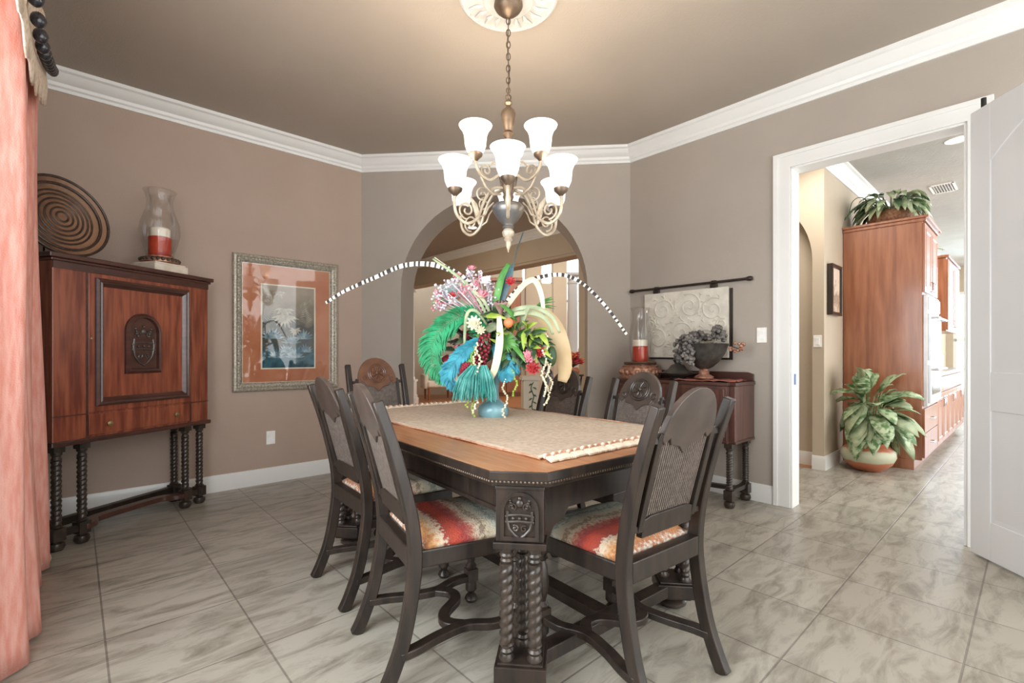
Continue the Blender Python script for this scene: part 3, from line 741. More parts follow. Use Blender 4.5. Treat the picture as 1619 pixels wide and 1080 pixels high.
l, r_ = seat_at((.585, 1.565), (-.608, .793)); dup(ch, 'cane back dining chair at the near end of the table, its plain back towards us', l, r_, GRP)
l, r_ = seat_at((-.99, 3.50), (.62, -.785)); tall = dup(ch, 'tallest dining chair at the far end of the table before the arch, reddish crest', l, r_, GRP, (1, 1, 1.075))
p = TN * 2.36 + TA * 1.74; l, r_ = seat_at(p, (-.783, -.622)); dup(ch, 'cane back dining chair on the right side of the table, in front of the sideboard', l, r_, GRP)
p = TN * 2.36 + TA * 2.37; l, r_ = seat_at(p, (-.783, -.622)); dup(ch, 'cane back dining chair on the right side of the table, beside the arch', l, r_, GRP)

for c in tall.children:
    if c.name.startswith('back_crest'):
        c.data = c.data.copy(); c.data.materials[0] = m_crestr
        for g in c.children: g.data = g.data.copy(); g.data.materials[0] = m_crestr

# ---------------------------------------------------------------- china cabinet across the left corner (front faces local -y)
CROT = R(74.8)
cab_o = Vector((-2.577, 2.685, 0)) + Vector((.262, .965, 0)) * .5 + Vector((-.965, .262, 0)) * .155
cab = thing('china_cabinet', 'reddish mahogany cabinet on barley twist legs with an arched carved plaque', 'cabinet', cab_o, CROT)
HX, FY, BY = .498, -.155, .155
b = MB(); b.bz(-HX, HX, FY, BY, .625, 1.665); b.build('body', m_mahog, cab, bevel=.003, smooth=False)
b = MB(); b.bz(-HX - .028, HX + .028, FY - .03, BY, 1.672, 1.700); b.bz(-HX - .014, HX + .014, FY - .016, BY, 1.655, 1.672); b.build('cabinet_top', m_mahogd, cab, bevel=.005, smooth=False)
b = MB(); b.bz(-HX - .014, HX + .014, FY - .018, BY, .600, .628); b.build('base_moulding', m_mahogd, cab, bevel=.006, smooth=False)
b = MB()
for x0, x1, z0, z1 in ((-.330, -.322, .63, 1.655), (.350, .358, .63, 1.655), (-HX, -.33, .768, .773), (.358, HX, .768, .773)): b.bz(x0, x1, FY - .004, FY, z0, z1)
b.bz(-HX, HX, FY - .006, FY, 1.615, 1.655); b.build('bead_strip', m_mahogd, cab, smooth=False)
dx0, dx1, dz0, dz1 = -.322, .350, .778, 1.612
b = MB(); b.bz(dx0, dx1, FY - .010, FY, dz0, dz1); dr = b.build('door', m_mahog, cab, bevel=.002, smooth=False)
def frame(b, x0, x1, z0, z1, w, y, prof):
    """mitred moulding ring; prof = (inset, height out) pairs facing -y"""
    vs = []; n = 4
    for ins, h in prof: vs += [(x0 + ins, y - h, z0 + ins), (x1 - ins, y - h, z0 + ins), (x1 - ins, y - h, z1 - ins), (x0 + ins, y - h, z1 - ins)]
    k = len(prof); b.add(vs, [(j * 4 + i, j * 4 + (i + 1) % 4, (j + 1) * 4 + (i + 1) % 4, (j + 1) * 4 + i) for j in range(k - 1) for i in range(4)]); return b
b = MB(); frame(b, dx0 + .035, dx1 - .022, dz0 + .035, dz1 - .025, .05, FY - .010, [(0, 0), (0, .012), (.012, .022), (.022, .016), (.03, .02), (.042, .006), (.05, .0)])
b.build('door_moulding', m_mahogd, dr, angle=20)
acx = .0; o = [(-.118, 1.0), (.118, 1.0)] + [(.118 * cos(R(a)), 1.275 + .118 * sin(R(a))) for a in range(0, 181, 10)]
def ring_prism(b, o, sc, y0, rings):
    cx = sum(p[0] for p in o) / len(o); cz = (min(p[1] for p in o) + max(p[1] for p in o)) / 2; n = len(o); vs = []
    for s, h in rings: vs += [(cx + (p[0] - cx) * s, y0 - h, cz + (p[1] - cz) * (1 - (1 - s) * .62)) for p in o]
    b.add(vs, [(j * n + i, j * n + (i + 1) % n, (j + 1) * n + (i + 1) % n, (j + 1) * n + i) for j in range(len(rings) - 1) for i in range(n)] + [tuple(range((len(rings) - 1) * n, len(rings) * n))]); return b
b = MB(); ring_prism(b, o, 1, FY - .010, [(1.0, 0), (.98, .012), (.88, .026), (.78, .024), (.74, .004)]); pq = b.build('arched_plaque', m_mahogd, dr, angle=25)
b = MB(); relief(b, .17, .30, FY - .017, 1.19, .0075); b.build('plaque_carving', m_crest, pq) if False else b.build('plaque_carving', m_crest, pq)
b = MB(); b.lathe([(.008, 0), (.008, .004), (.001, .006)], n=10, T=Matrix.Translation((-.305, FY - .010, 1.22)) @ Matrix.Rotation(R(90), 4, 'X')); b.build('keyhole_plate', m_brass, dr)
b = MB(); b.bz(-.318, .345, FY - .008, FY, .640, .765); dw = b.build('drawer', m_mahog, cab, bevel=.003, smooth=False)
for x in (-.215, .225):
    b = MB(); b.lathe([(.006, 0), (.006, .012), (.015, .018), (.016, .026), (.001, .032)], n=12, T=Matrix.Translation((x, FY - .008, .70)) @ Matrix.Rotation(R(90), 4, 'X')); b.build('drawer_knob', m_brass, dw)
def cab_leg(b, x, y, h=.60, tr=.024):
    b.lathe([(.001, 0), (.030, .004), (.040, .024), (.036, .045), (.022, .052), (.026, .062)], x, y, 14); b.box(x, y, .095, .062, .062, .07)
    b.lathe([(.026, .13), (.030, .137), (.02, .146)], x, y, 12); b.twist(x, y, .146, h - .085, tr, 6.5, .26, 12)
    b.lathe([(.02, h - .085), (.026, h - .078), (.018, h - .06), (.027, h - .048), (.027, h - .035)], x, y, 12); b.box(x, y, h - .018, .056, .056, .036); return b
for x, y in ((-.455, -.115), (-.325, -.115), (.345, -.115), (.462, -.115), (-.455, .11), (.445, .11)):
    cab_leg(MB(), x, y).build('leg', m_darkb, cab, angle=40)
b = MB(); b.bz(-.455, .445, .085, .135, .072, .118); b.build('rear_stretcher', m_dark, cab, bevel=.004, smooth=False)
for x0, x1 in ((-.455, -.325), (.345, .462)):
    b = MB(); b.bz(x0, x1, -.135, -.095, .075, .115); b.build('front_stretcher', m_dark, cab, bevel=.004, smooth=False)
b = MB(); p = bez([(-.325, -.115, .095), (-.27, -.10, .095), (-.22, -.04, .095), (-.12, -.02, .095), (.14, -.02, .095), (.24, -.04, .095), (.29, -.10, .095), (.345, -.115, .095)], 42)
b.sweep(p, 'xy', .07, .032); b.build('curved_stretcher', m_mahogd, cab, bevel=.004, angle=30)
for x in (-.455, .452):
    b = MB(); b.bz(x - .02, x + .02, -.115, .11, .078, .112); b.build('side_stretcher', m_dark, cab, bevel=.004, smooth=False)

def on_cab(x, y, z=1.7005): 
    c, s_ = cos(CROT), sin(CROT); return Vector((cab_o.x + x * c - y * s_, cab_o.y + x * s_ + y * c, z))
# round woven tray leaning on a little easel
tray = thing('round_tray', 'large round woven brown tray standing upright on the mahogany cabinet', 'tray', on_cab(-.345, .03), CROT)
TT = Matrix.Translation((0, 0, .247)) @ Matrix.Rotation(R(-12), 4, 'X') @ Matrix.Rotation(R(90), 4, 'X')
b = MB(); b.lathe([(.001, .012), (.02, .016), (.165, .004), (.19, .008), (.238, .030), (.248, .034), (.250, .024), (.235, .010), (.17, -.012), (.001, -.012)], n=48, T=TT); tb = b.build('dish', m_tray, tray)
for q in (.03, .058, .086, .114, .142, .166, .205, .243):
    b = MB(); zz = .014 if q < .19 else (.022 if q < .22 else .034); zz = .016 - .07 * q if q < .17 else zz
    b.tube([TT @ Vector((q * cos(2 * pi * k / 40), q * sin(2 * pi * k / 40), zz)) for k in range(40)], .0065 if q < .2 else .008, 6, True); b.build('woven_ring', m_trayd, tb)
b = MB()
for s in (-1, 1): b.tube([(s * .07, -.05, .004), (s * .06, .04, .012), (s * .03, .085, .20)], .005, 6); b.tube([(s * .07, -.05, .004), (s * .07, -.055, .03)], .005, 6)
b.tube([(-.06, .04, .012), (.06, .04, .012)], .005, 6); b.build('easel', m_black, tray)

def hurricane(label, loc, rz, gr, gh, base, cr_, ch_, red):
    t = thing('hurricane_candle_holder', label, 'candle holder', loc, rz); base(t)
    return t
# hurricane lamp on the cabinet
h = thing('hurricane_candle_holder', 'glass hurricane candle holder with a red candle on top of the mahogany cabinet', 'candle holder', on_cab(.255, .01), CROT)
b = MB(); b.bz(-.125, .125, -.115, .115, 0, .062); b.bz(-.115, .115, -.105, .105, .062, .074); b.build('stone_base', m_stone, h, bevel=.006, smooth=False)
b = MB(); b.lathe([(.095, .074), (.115, .08), (.118, .095), (.105, .112), (.085, .118), (.085, .125), (.02, .125)], n=28); hb = b.build('carved_collar', m_copper, h)
for k in range(24):
    a = 2 * pi * k / 24; b = MB(); b.sphere((.112 * cos(a), .112 * sin(a), .098), .014, 8, 6); b.build('collar_bead', m_trayd, hb)
b = MB(); b.lathe([(.001, .126), (.068, .126), (.070, .13), (.070, .262), (.064, .266), (.001, .26)], n=24); b.build('candle', m_red, h)
b = MB(); b.lathe([(.001, .262), (.062, .266), (.062, .325), (.055, .332), (.02, .318), (.001, .318)], n=24); b.tube([(0, 0, .315), (.002, 0, .34)], .002, 5); b.build('candle_top', m_wax, h)
gp = [(.082, .126), (.086, .15), (.108, .22), (.124, .29), (.120, .36), (.098, .43), (.082, .48), (.080, .53), (.094, .585), (.102, .60)]
b = MB(); b.lathe(gp + [(r - .003, z) for r, z in reversed(gp)], n=36); b.build('glass_chimney', m_glass, h, angle=180)

# framed print on the left wall: local x along the wall, y into the room is -y
def on_left(t, z, out=0): p = CL - UL * t + NL * out; return Vector((p.x, p.y, z))
pw, ph = .885, 1.165
pic = thing('framed_print', 'large framed jungle print with a rust mat on the left wall', 'picture', on_left(.692, 1.39, .002), ROT_L)
b = MB(); frame(b, -pw / 2, pw / 2, -ph / 2, ph / 2, 0, 0, [(0, 0), (0, .022), (.008, .034), (.022, .038), (.034, .030), (.046, .036), (.058, .03), (.068, .018), (.074, .012), (.074, 0)])
fr = b.build('frame', m_silverf, pic, angle=20)
b = MB()
for i in range(32):
    for z in (-ph / 2 + .04, ph / 2 - .04): b.sphere((-pw / 2 + .05 + (pw - .1) * i / 31, -.036, z), .011, 7, 5, (1.1, .6, .8))
for i in range(44):
    for x in (-pw / 2 + .04, pw / 2 - .04): b.sphere((x, -.036, -ph / 2 + .04 + (ph - .08) * i / 43), .011, 7, 5, (.8, .6, 1.1))
b.build('frame_ornament', m_silverf, fr)
b = MB(); b.bz(-pw / 2 + .06, pw / 2 - .06, -.010, 0, -ph / 2 + .06, ph / 2 - .06); mt = b.build('mat_board', m_matr, pic, smooth=False)
qx0, qx1, qz0, qz1 = -.215, .225, -.385, .335
b = MB(); frame(b, qx0 - .012, qx1 + .012, qz0 - .012, qz1 + .012, 0, -.010, [(0, 0), (0, .003), (.012, .003), (.012, 0)]); frame(b, -pw / 2 + .068, pw / 2 - .068, -ph / 2 + .068, ph / 2 - .068, 0, -.010, [(0, 0), (0, .004), (.008, .004), (.008, 0)]); b.build('fillet', m_ivory, mt, angle=20)
m_print = ramp_mat('jungle_print', [(0, (.02, .07, .10)), (.10, (.05, .16, .20)), (.2, (.04, .07, .075)), (.34, (.10, .10, .075)), (.5, (.05, .045, .035)), (.62, (.20, .16, .11)), (.8, (.33, .26, .19)), (1, (.42, .34, .26))], 2, 1.35, .20, .62, 9, .8)
b = MB(); b.bz(qx0, qx1, -.012, -.010, qz0, qz1); pr = b.build('print', m_print, pic, smooth=False)
m_pw = M('print_white_bloom', (.60, .54, .44), .8, col2=(.36, .31, .24), scale=30); m_pb = M('print_blue_bloom', (.07, .17, .23), .8, col2=(.40, .50, .54), scale=26); m_pf = M('print_fern', (.34, .30, .2), .8, col2=(.5, .45, .34), scale=30)
b = MB(); rr = random.Random(5)
def fan(b, cx, cz, r, a0, a1, n, y=-.0125):
    for k in range(n):
        a = R(a0 + (a1 - a0) * k / max(1, n - 1)); q = r * (.8 + .25 * rr.random()); da = .55 * R(abs(a1 - a0)) / n
        b.add([(cx, y, cz), (cx + q * .6 * cos(a - da), y, cz + q * .6 * sin(a - da)), (cx + q * cos(a), y, cz + q * sin(a)), (cx + q * .6 * cos(a + da), y, cz + q * .6 * sin(a + da))], [(0, 1, 2, 3)])
fan(b, -.03, .09, .13, 200, 340, 9); fan(b, -.03, .14, .09, 190, 350, 7); fan(b, .055, -.045, .06, 160, 380, 8); fan(b, -.07, .29, .07, 200, 340, 6)
b.build('painted_bloom', m_pw, pr, smooth=False)
b = MB()
for cx, cz, r in ((-.13, -.13, .10), (.02, -.17, .09), (.13, -.13, .1), (-.10, -.30, .09), (.06, -.30, .11), (.15, -.25, .08), (-.02, -.25, .08)): fan(b, cx, cz, r, 10, 170, 9)
b.build('painted_shore_leaf', m_pb, pr, smooth=False)
b = MB()
for cx, cz, r, a in ((.09, .05, .24, 75), (.16, .0, .2, 100), (-.17, .0, .2, 70), (.10, .12, .17, 45), (-.15, .15, .16, 110)):
    for k in range(12):
        q = r * (k + 1) / 12; px, pz = cx + q * cos(R(a)), cz + q * sin(R(a)); L = .06 * (1.15 - k / 12)
        for s in (-1, 1):
            e = R(a + s * 62); ex, ez = px + L * cos(e), pz + L * sin(e)
            if qx0 < ex < qx1 and qz0 < ez < qz1: b.add([(px, -.0123, pz), (px + L * .5 * cos(e) + .006, -.0123, pz + L * .5 * sin(e)), (ex, -.0123, ez), (px + L * .5 * cos(e) - .004, -.0123, pz + L * .5 * sin(e) + .006)], [(0, 1, 2, 3)])
b.build('painted_fern', m_pf, pr, smooth=False)
b = MB(); b.bz(-pw / 2 + .068, pw / 2 - .068, -.0185, -.0165, -ph / 2 + .068, ph / 2 - .068); b.build('glazing', m_pglass, pic, smooth=False)

def plate(name, label, cat, loc, rz, parts):
    t = thing(name, label, cat, loc, rz); b = MB(); b.bz(-.036, .036, -.006, 0, -.058, .058); b.build('cover_plate', m_plate, t, bevel=.003, smooth=False)
    for nm, bx in parts: b = MB(); b.bz(*bx); b.build(nm, m_plate, t, bevel=.002, smooth=False)
    return t
plate('wall_outlet', 'white power outlet low on the left wall below the framed print', 'outlet', on_left(.836, .395, .001), ROT_L, [('socket', (-.017, .017, -.010, -.005, .006, .036)), ('socket', (-.017, .017, -.010, -.005, -.036, -.006))])
def on_right(t, z, out=0): p = CR + NL * t - UL * out; return Vector((p.x, p.y, z))
plate('light_switch', 'white light switch on the dining room wall between sideboard and doorway', 'light switch', on_right(1.172, 1.27, .001), ROT_R, [('rocker', (-.017, .017, -.011, -.005, -.034, .034))])

# ---------------------------------------------------------------- sideboard against the right wall
SB_T, SB_W, SB_D = .60, 1.04, .40
sb = thing('sideboard', 'dark mahogany sideboard on twist legs against the right wall', 'sideboard', on_right(SB_T, 0, .21), ROT_R)
sx, sy = SB_W / 2, SB_D / 2
bow = [(-sx, sy), (-sx, -sy + .05), (-sx + .05, -sy + .05)] + [(-sx + .05 + (SB_W - .1) * k / 14, -sy + .03 - .03 * sin(pi * k / 14)) for k in range(15)] + [(sx - .05, -sy + .05), (sx, -sy + .05), (sx, sy)]
m_sbw = M('dark_brown_mahogany', (.062, .027, .021), .3, col2=(.125, .052, .038), scale=4, stretch=(9, 9, .8), coat=.35)
b = MB(); b.prism(bow, .49, .892); b.build('body', m_sbw, sb, bevel=.004, smooth=False)
b = MB(); b.prism([(p[0] * 1.02, p[1] * 1.04 if p[1] < 0 else p[1]) for p in bow], .892, .918); b.build('sideboard_top', m_mahogd, sb, bevel=.005, smooth=False)
b = MB(); b.prism([(p[0] * 1.012, p[1] * 1.02 if p[1] < 0 else p[1]) for p in bow], .472, .492); b.build('base_moulding', m_mahogd, sb, bevel=.005, smooth=False)
b = MB(); b.prism([(-sx, .918), (sx, .918), (sx, .972), (sx - .04, .985), (-sx + .04, .985), (-sx, .972)], sy - .02, sy, 'y'); b.build('back_ledge', m_mahogd, sb, bevel=.003, smooth=False)
for x0, x1 in ((-sx + .06, -.01), (.01, sx - .06)):
    b = MB(); b.bz(x0, x1, -sy + .0, -sy + .03, .52, .87); d = b.build('door', m_sbw, sb, bevel=.004, smooth=False)
    b = MB(); b.lathe([(.006, 0), (.014, .016), (.001, .024)], n=10, T=Matrix.Translation(((x1 - .04) if x0 < 0 else (x0 + .04), -sy, .70)) @ Matrix.Rotation(R(90), 4, 'X')); b.build('door_knob', m_brass, d)
for x in (-sx + .05, sx - .05):
    for y in (-sy + .075, sy - .04): cab_leg(MB(), x, y, .475, .022).build('leg', m_darkb, sb, angle=40)
    b = MB(); b.bz(x - .02, x + .02, -sy + .075, sy - .04, .10, .135); b.build('side_stretcher', m_dark, sb, bevel=.004, smooth=False)
b = MB(); p = bez([(-sx + .05, .02, .118), (-.25, -.03, .118), (0, .05, .118), (.25, -.03, .118), (sx - .05, .02, .118)], 30); b.sweep(p, 'xy', .05, .03); b.build('long_stretcher', m_dark, sb, bevel=.004, angle=30)
def on_sb(t, out, z=.9185): return on_right(t, z, out)
# second hurricane on a carved drum
h2 = thing('hurricane_candle_holder', 'glass hurricane candle holder with a red candle on the sideboard', 'candle holder', on_sb(.245, .215), ROT_R)
b = MB(); b.lathe([(.165, 0), (.17, .02), (.165, .085), (.15, .095), (.155, .105), (.125, .115), (.125, .14), (.02, .14)], n=30); hb = b.build('carved_drum', m_copper, h2)
for k in range(22):
    a = 2 * pi * k / 22; b = MB(); b.sphere((.163 * cos(a), .163 * sin(a), .05), .021, 8, 6, (1, 1, 1.3)); b.build('drum_boss', m_copper, hb)
b = MB(); b.tube([(.128 * cos(2 * pi * k / 30), .128 * sin(2 * pi * k / 30), .128) for k in range(30)], .012, 6, True); b.build('dark_rim', m_trayd, hb)
b = MB(); b.lathe([(.001, .14), (.066, .14), (.068, .145), (.068, .27), (.06, .275), (.001, .27)], n=24); b.build('candle', m_red, h2)
b = MB(); b.lathe([(.001, .275), (.063, .276), (.063, .325), (.055, .332), (.001, .32)], n=24); b.build('candle_top', m_wax, h2)
gp = [(.078, .141), (.082, .17), (.092, .26), (.094, .36), (.086, .44), (.072, .50), (.068, .54), (.075, .59), (.084, .61)]
b = MB(); b.lathe(gp + [(r - .003, z) for r, z in reversed(gp)], n=32); b.build('glass_chimney', m_glass, h2, angle=180)
# lidded dish
ld = thing('lidded_dish', 'dark shallow round dish with a domed finial lid on the sideboard', 'dish', on_sb(.60, .22), ROT_R)
b = MB(); b.lathe([(.06, 0), (.07, .006), (.05, .02), (.15, .045), (.165, .055), (.15, .052), (.02, .04)], n=28); b.build('dish', m_comp, ld)
b = MB(); b.lathe([(.13, .050), (.11, .066), (.075, .085), (.06, .105), (.05, .118), (.024, .128), (.026, .138), (.040, .155), (.028, .176), (.012, .186), (.001, .20)], n=24); b.build('lid', m_comp, ld)
nap = MB(); rr = random.Random(8); g = 12; vs = []; fs = []
for j in range(g + 1):
    for i in range(g + 1):
        u, v = i / g - .5, j / g - .5; vs.append((u * .46, v * .28, .006 + .012 * (sin(u * 14 + v * 5) * cos(v * 11 - u * 4)) ** 2))
for j in range(g):
    for i in range(g): a = j * (g + 1) + i; fs.append((a, a + 1, a + g + 2, a + g + 1))
nap.add(vs, fs); tag(nap.build('cloth_napkin', M('dusty_red_cloth', (.30, .085, .06), .9, col2=(.42, .16, .12), scale=20), loc=on_sb(.87, .225), rz=ROT_R + .1, solid=.003), 'dusty red cloth spread on the sideboard under the grape bowl', 'cloth')
bw = thing('footed_bowl', 'dark footed bowl heaped with grapes on the sideboard', 'bowl', on_sb(.835, .245, .938), ROT_R)
b = MB(); b.lathe([(.07, 0), (.072, .012), (.05, .024), (.038, .032), (.04, .05), (.03, .062), (.034, .075)], n=22); b.build('foot', m_copper, bw)
b = MB(); b.lathe([(.034, .072), (.06, .085), (.11, .13), (.15, .19), (.178, .262), (.184, .268), (.172, .262), (.14, .20), (.09, .15), (.001, .13)], n=30); b.build('basin', m_comp, bw)
def grapes(label, pts, rad, n, seed, loc):
    rr = random.Random(seed); t = thing('grape_bunch', label, 'grapes', loc, ROT_R, 'grape bunches in the footed bowl'); b = MB(); P = bez(pts, 20)
    for k in range(n):
        f = k / n; p = P[int(f * (len(P) - 1))]; q = rad * (1.05 - .75 * f); a = rr.random() * 6.3; e = rr.uniform(-1, 1)
        b.sphere((p.x + q * cos(a) * (1 - e * e) ** .5, p.y + q * sin(a) * (1 - e * e) ** .5, p.z + q * e * .8), .0135 + .003 * rr.random(), 8, 6)
    b.build('berries', m_grape, t); b = MB(); b.tube([P[0] + Vector((0, 0, rad)), P[0], P[len(P) // 2], P[-1]], .003, 5); b.build('stem', m_dark, t)
gl = on_sb(.835, .245, .938)
grapes('grape bunch spilling over the front of the dark footed bowl', [(-.01, -.10, .30), (-.02, -.175, .27), (-.02, -.195, .19), (-.01, -.19, .10)], .062, 70, 1, gl)
grapes('grape bunch hanging over the left rim of the footed bowl', [(-.10, -.04, .31), (-.17, -.05, .28), (-.195, -.05, .20), (-.18, -.05, .12)], .055, 60, 2, gl)
grapes('grape bunch heaped at the left back inside the footed bowl', [(-.10, .04, .30), (-.05, .05, .33), (.0, .03, .32)], .072, 60, 3, gl)
grapes('highest grape bunch, standing up at the right of the footed bowl', [(.09, .02, .29), (.10, .02, .35), (.09, .03, .39)], .075, 66, 4, gl)
b = MB(); tg = thing('berry_sprig', 'small reddish berry sprig on the wall side of the footed bowl', 'sprig', gl, ROT_R)
b.tube([(.10, .06, .27), (.2, .07, .24), (.27, .05, .22)], .003, 5); b.build('stem', m_dark, tg); b = MB(); rr = random.Random(4)
for k in range(16): b.sphere((.20 + rr.uniform(-.03, .08), .05 + rr.uniform(-.02, .04), .235 + rr.uniform(-.03, .04)), .013, 7, 5)
b.build('berries', m_copper, tg)

# relief panel hanging from a rod on the right wall
hp = thing('hanging_relief_panel', 'cream relief panel of scrolling leaves hung from a dark rod on the right wall', 'wall hanging', on_right(.56, 1.39, .002), ROT_R)
b = MB(); b.bz(-.385, .372, -.035, -.010, -.295, .275); pn = b.build('panel', m_tapes, hp, bevel=.004, smooth=False)
b = MB(); b.bz(-.36, .395, -.010, 0, -.31, .262); b.build('backing', m_dark, hp, smooth=False)
b = MB(); rr = random.Random(12); P = lambda q: [(x, -.037, z) for x, z in q]
for cx, cz, r, a, d in ((-.20, .12, .10, 0, 1), (.05, .14, .11, 2, -1), (.25, .10, .10, 1, 1), (-.25, -.13, .10, 3, -1), (-.03, -.08, .11, 5, 1), (.20, -.15, .11, 4, -1), (-.32, .0, .05, 0, 1), (.32, -.02, .045, 1, 1), (.1, -.24, .045, 2, 1), (-.13, -.24, .04, 2, -1)):
    b.tube(P(spiral(cx, cz, r, .012, a, 1.7 * d, 34)), [.009 - .004 * k / 34 for k in range(35)], 6)
    for k in range(9):
        t_ = a + d * (k * .7); x, z = cx + r * cos(t_), cz + r * sin(t_); L = .05
        if abs(x) < .34 and -.26 < z < .24:
            b.tube(P([(x, z), (x + L * .5 * cos(t_ + .5), z + L * .5 * sin(t_ + .5)), (x + L * .9 * cos(t_ + 1.1), z + L * .9 * sin(t_ + 1.1))]), [.004, .010, .002], 6)
b.build('scroll_relief', m_tapes, pn)
b = MB(); b.tube([(-.52, -.03, .318), (.535, -.03, .318)], .011, 10)
for x in (-.52, .535): b.lathe([(.001, -.03), (.014, -.024), (.019, -.008), (.019, .008), (.014, .02)], n=12, T=Matrix.Translation((x, -.03, .318)) @ Matrix.Rotation(R(90 if x > 0 else -90), 4, 'Y'))
rd = b.build('rod', m_dark, hp)
for x in (-.27, .25):
    b = MB(); b.bz(x - .028, x + .028, -.034, -.012, .262, .305); b.bz(x - .02, x + .02, -.03, 0, .30, .335); b.build('rod_bracket', m_dark, hp, bevel=.003, smooth=False)

# ---------------------------------------------------------------- ceiling medallion and chandelier
CX, CY = -.02, 2.59
md = thing('ceiling_medallion', 'round white plaster ceiling medallion above the chandelier', 'ceiling medallion', (CX, CY, CEIL))
b = MB(); b.lathe([(.268, 0), (.268, -.012), (.255, -.022), (.235, -.014), (.15, -.02), (.13, -.034), (.11, -.03), (.05, -.036), (.001, -.036)], n=48); mm = b.build('disc', m_plaster, md)
b = MB()
for k in range(20):
    a = 2 * pi * k / 20; T = Matrix.Rotation(a, 4, 'Z')
    b.tube([T @ Vector(p) for p in ((.145, 0, -.022), (.175, .012, -.026), (.205, .006, -.024), (.232, 0, -.018))], [.006, .013, .010, .003], 6); b.sphere(T @ Vector((.244, .037, -.018)), .009, 7, 5)
b.build('leaf_relief', m_plaster, mm)
cl = thing('chandelier', 'nine light bronze chandelier with white bell shades over the table', 'chandelier', (CX, CY, 0))
b = MB(); b.lathe([(.075, 3.024), (.078, 3.005), (.066, 2.985), (.05, 2.97), (.03, 2.955), (.012, 2.945), (.001, 2.94)], n=28); b.build('canopy', m_bronze, cl)
z = 2.945; k = 0
while z > 2.52:
    b = MB(); L = .040 if k < 11 else .034; w = .0105
    pts = [(w * cos(a), 0, z - L / 2 + (L / 2) * sin(a)) if k % 2 == 0 else (0, w * cos(a), z - L / 2 + (L / 2) * sin(a)) for a in [2 * pi * i / 12 for i in range(12)]]
    b.tube(pts, .0032, 6, True); b.build('chain_link', m_bronze, cl); z -= L - .008; k += 1
b = MB(); b.tube([(.004, 0, 2.95), (-.006, .004, 2.8), (.005, -.004, 2.65), (0, 0, 2.50)], .0025, 5); b.build('cord', m_dark, cl)
b = MB(); b.tube([(.014 * cos(a), 0, 2.512 + .016 * sin(a)) for a in [2 * pi * i / 14 for i in range(14)]], .004, 6, True)
b.lathe([(.004, 2.50), (.016, 2.495), (.022, 2.48), (.012, 2.468), (.018, 2.455), (.034, 2.44), (.040, 2.42), (.034, 2.385), (.026, 2.35), (.022, 2.33), (.032, 2.315), (.020, 2.30), (.014, 2.28), (.014, 2.20), (.02, 2.19), (.035, 2.16), (.048, 2.12), (.05, 2.08), (.04, 2.02), (.026, 1.99), (.03, 1.975), (.022, 1.955), (.028, 1.94)], n=24); b.build('stem_column', m_bronze, cl)
b = MB(); b.lathe([(.028, 1.945), (.07, 1.935), (.086, 1.92), (.088, 1.905), (.078, 1.885), (.055, 1.85), (.03, 1.83), (.026, 1.82), (.032, 1.812), (.024, 1.80)], n=28); b.build('urn', m_blueb, cl)
b = MB(); b.lathe([(.024, 1.80), (.034, 1.785), (.03, 1.765), (.018, 1.755), (.024, 1.745), (.014, 1.73), (.016, 1.715), (.008, 1.695), (.001, 1.675)], n=20); b.build('finial', m_gold, cl)
def shade(arm, ang, rad, ztop, s=1.0):
    x, y = rad * cos(ang), rad * sin(ang); zb = ztop - .150 * s
    b = MB(); b.lathe([(.008, zb - .04), (.016, zb - .03), (.035, zb - .012), (.037, zb), (.02, zb + .004)], x, y, 18); c = b.build('socket_cup', m_bronze, arm)
    o = [(.030, zb), (.044, zb + .010), (.056, zb + .040), (.059, zb + .070), (.062, zb + .098), (.072, zb + .124), (.087, zb + .143), (.090, zb + .150)]
    o = [(r * s, zb + (z - zb) * s) for r, z in o]
    b = MB(); b.lathe(o + [(r - .004, z) for r, z in reversed(o[1:])] + [(.001, zb + .012)], x, y, 26); b.build('bell_shade', m_shade, arm, angle=180)
    l = bpy.data.lights.new('bulb', 'POINT'); l.energy = 1.7; l.color = (1, .84, .64); l.shadow_soft_size = .03
    lo = bpy.data.objects.new('bulb', l); COL.objects.link(lo); lo.parent = arm; lo.location = (x, y, ztop - .02)
def scroll(b, T, pts, r): b.tube([T @ Vector((p[0], 0, p[1])) for p in pts], r, 6)
for k in range(6):
    a = R(-90 + 60 * k); T = Matrix.Rotation(a, 4, 'Z'); b = MB()
    p = bez([(.03, 0, 2.02), (.10, 0, 2.00), (.15, 0, 1.92), (.185, 0, 1.835), (.245, 0, 1.80), (.30, 0, 1.835), (.315, 0, 1.90), (.31, 0, 1.93)], 30)
    b.tube([T @ q for q in p], .0085, 8); arm = b.build('lower_arm', m_gold, cl)
    b = MB(); scroll(b, T, spiral(.245, 1.868, .048, .010, -1.6, 1.35, 22), .0055); scroll(b, T, spiral(.155, 1.96, .04, .009, 2.0, -1.3, 20), .005)
    scroll(b, T, [(.09, 1.93), (.12, 1.90), (.14, 1.86), (.17, 1.845)], .005)
    b.tube([T @ Vector(q) for q in ((.18, 0, 1.85), (.20, .0, 1.90), (.225, 0, 1.94))], [.012, .016, .003], 6); b.build('arm_scroll', m_gold, arm)
    shade(arm, a, .31, 2.112, .96)
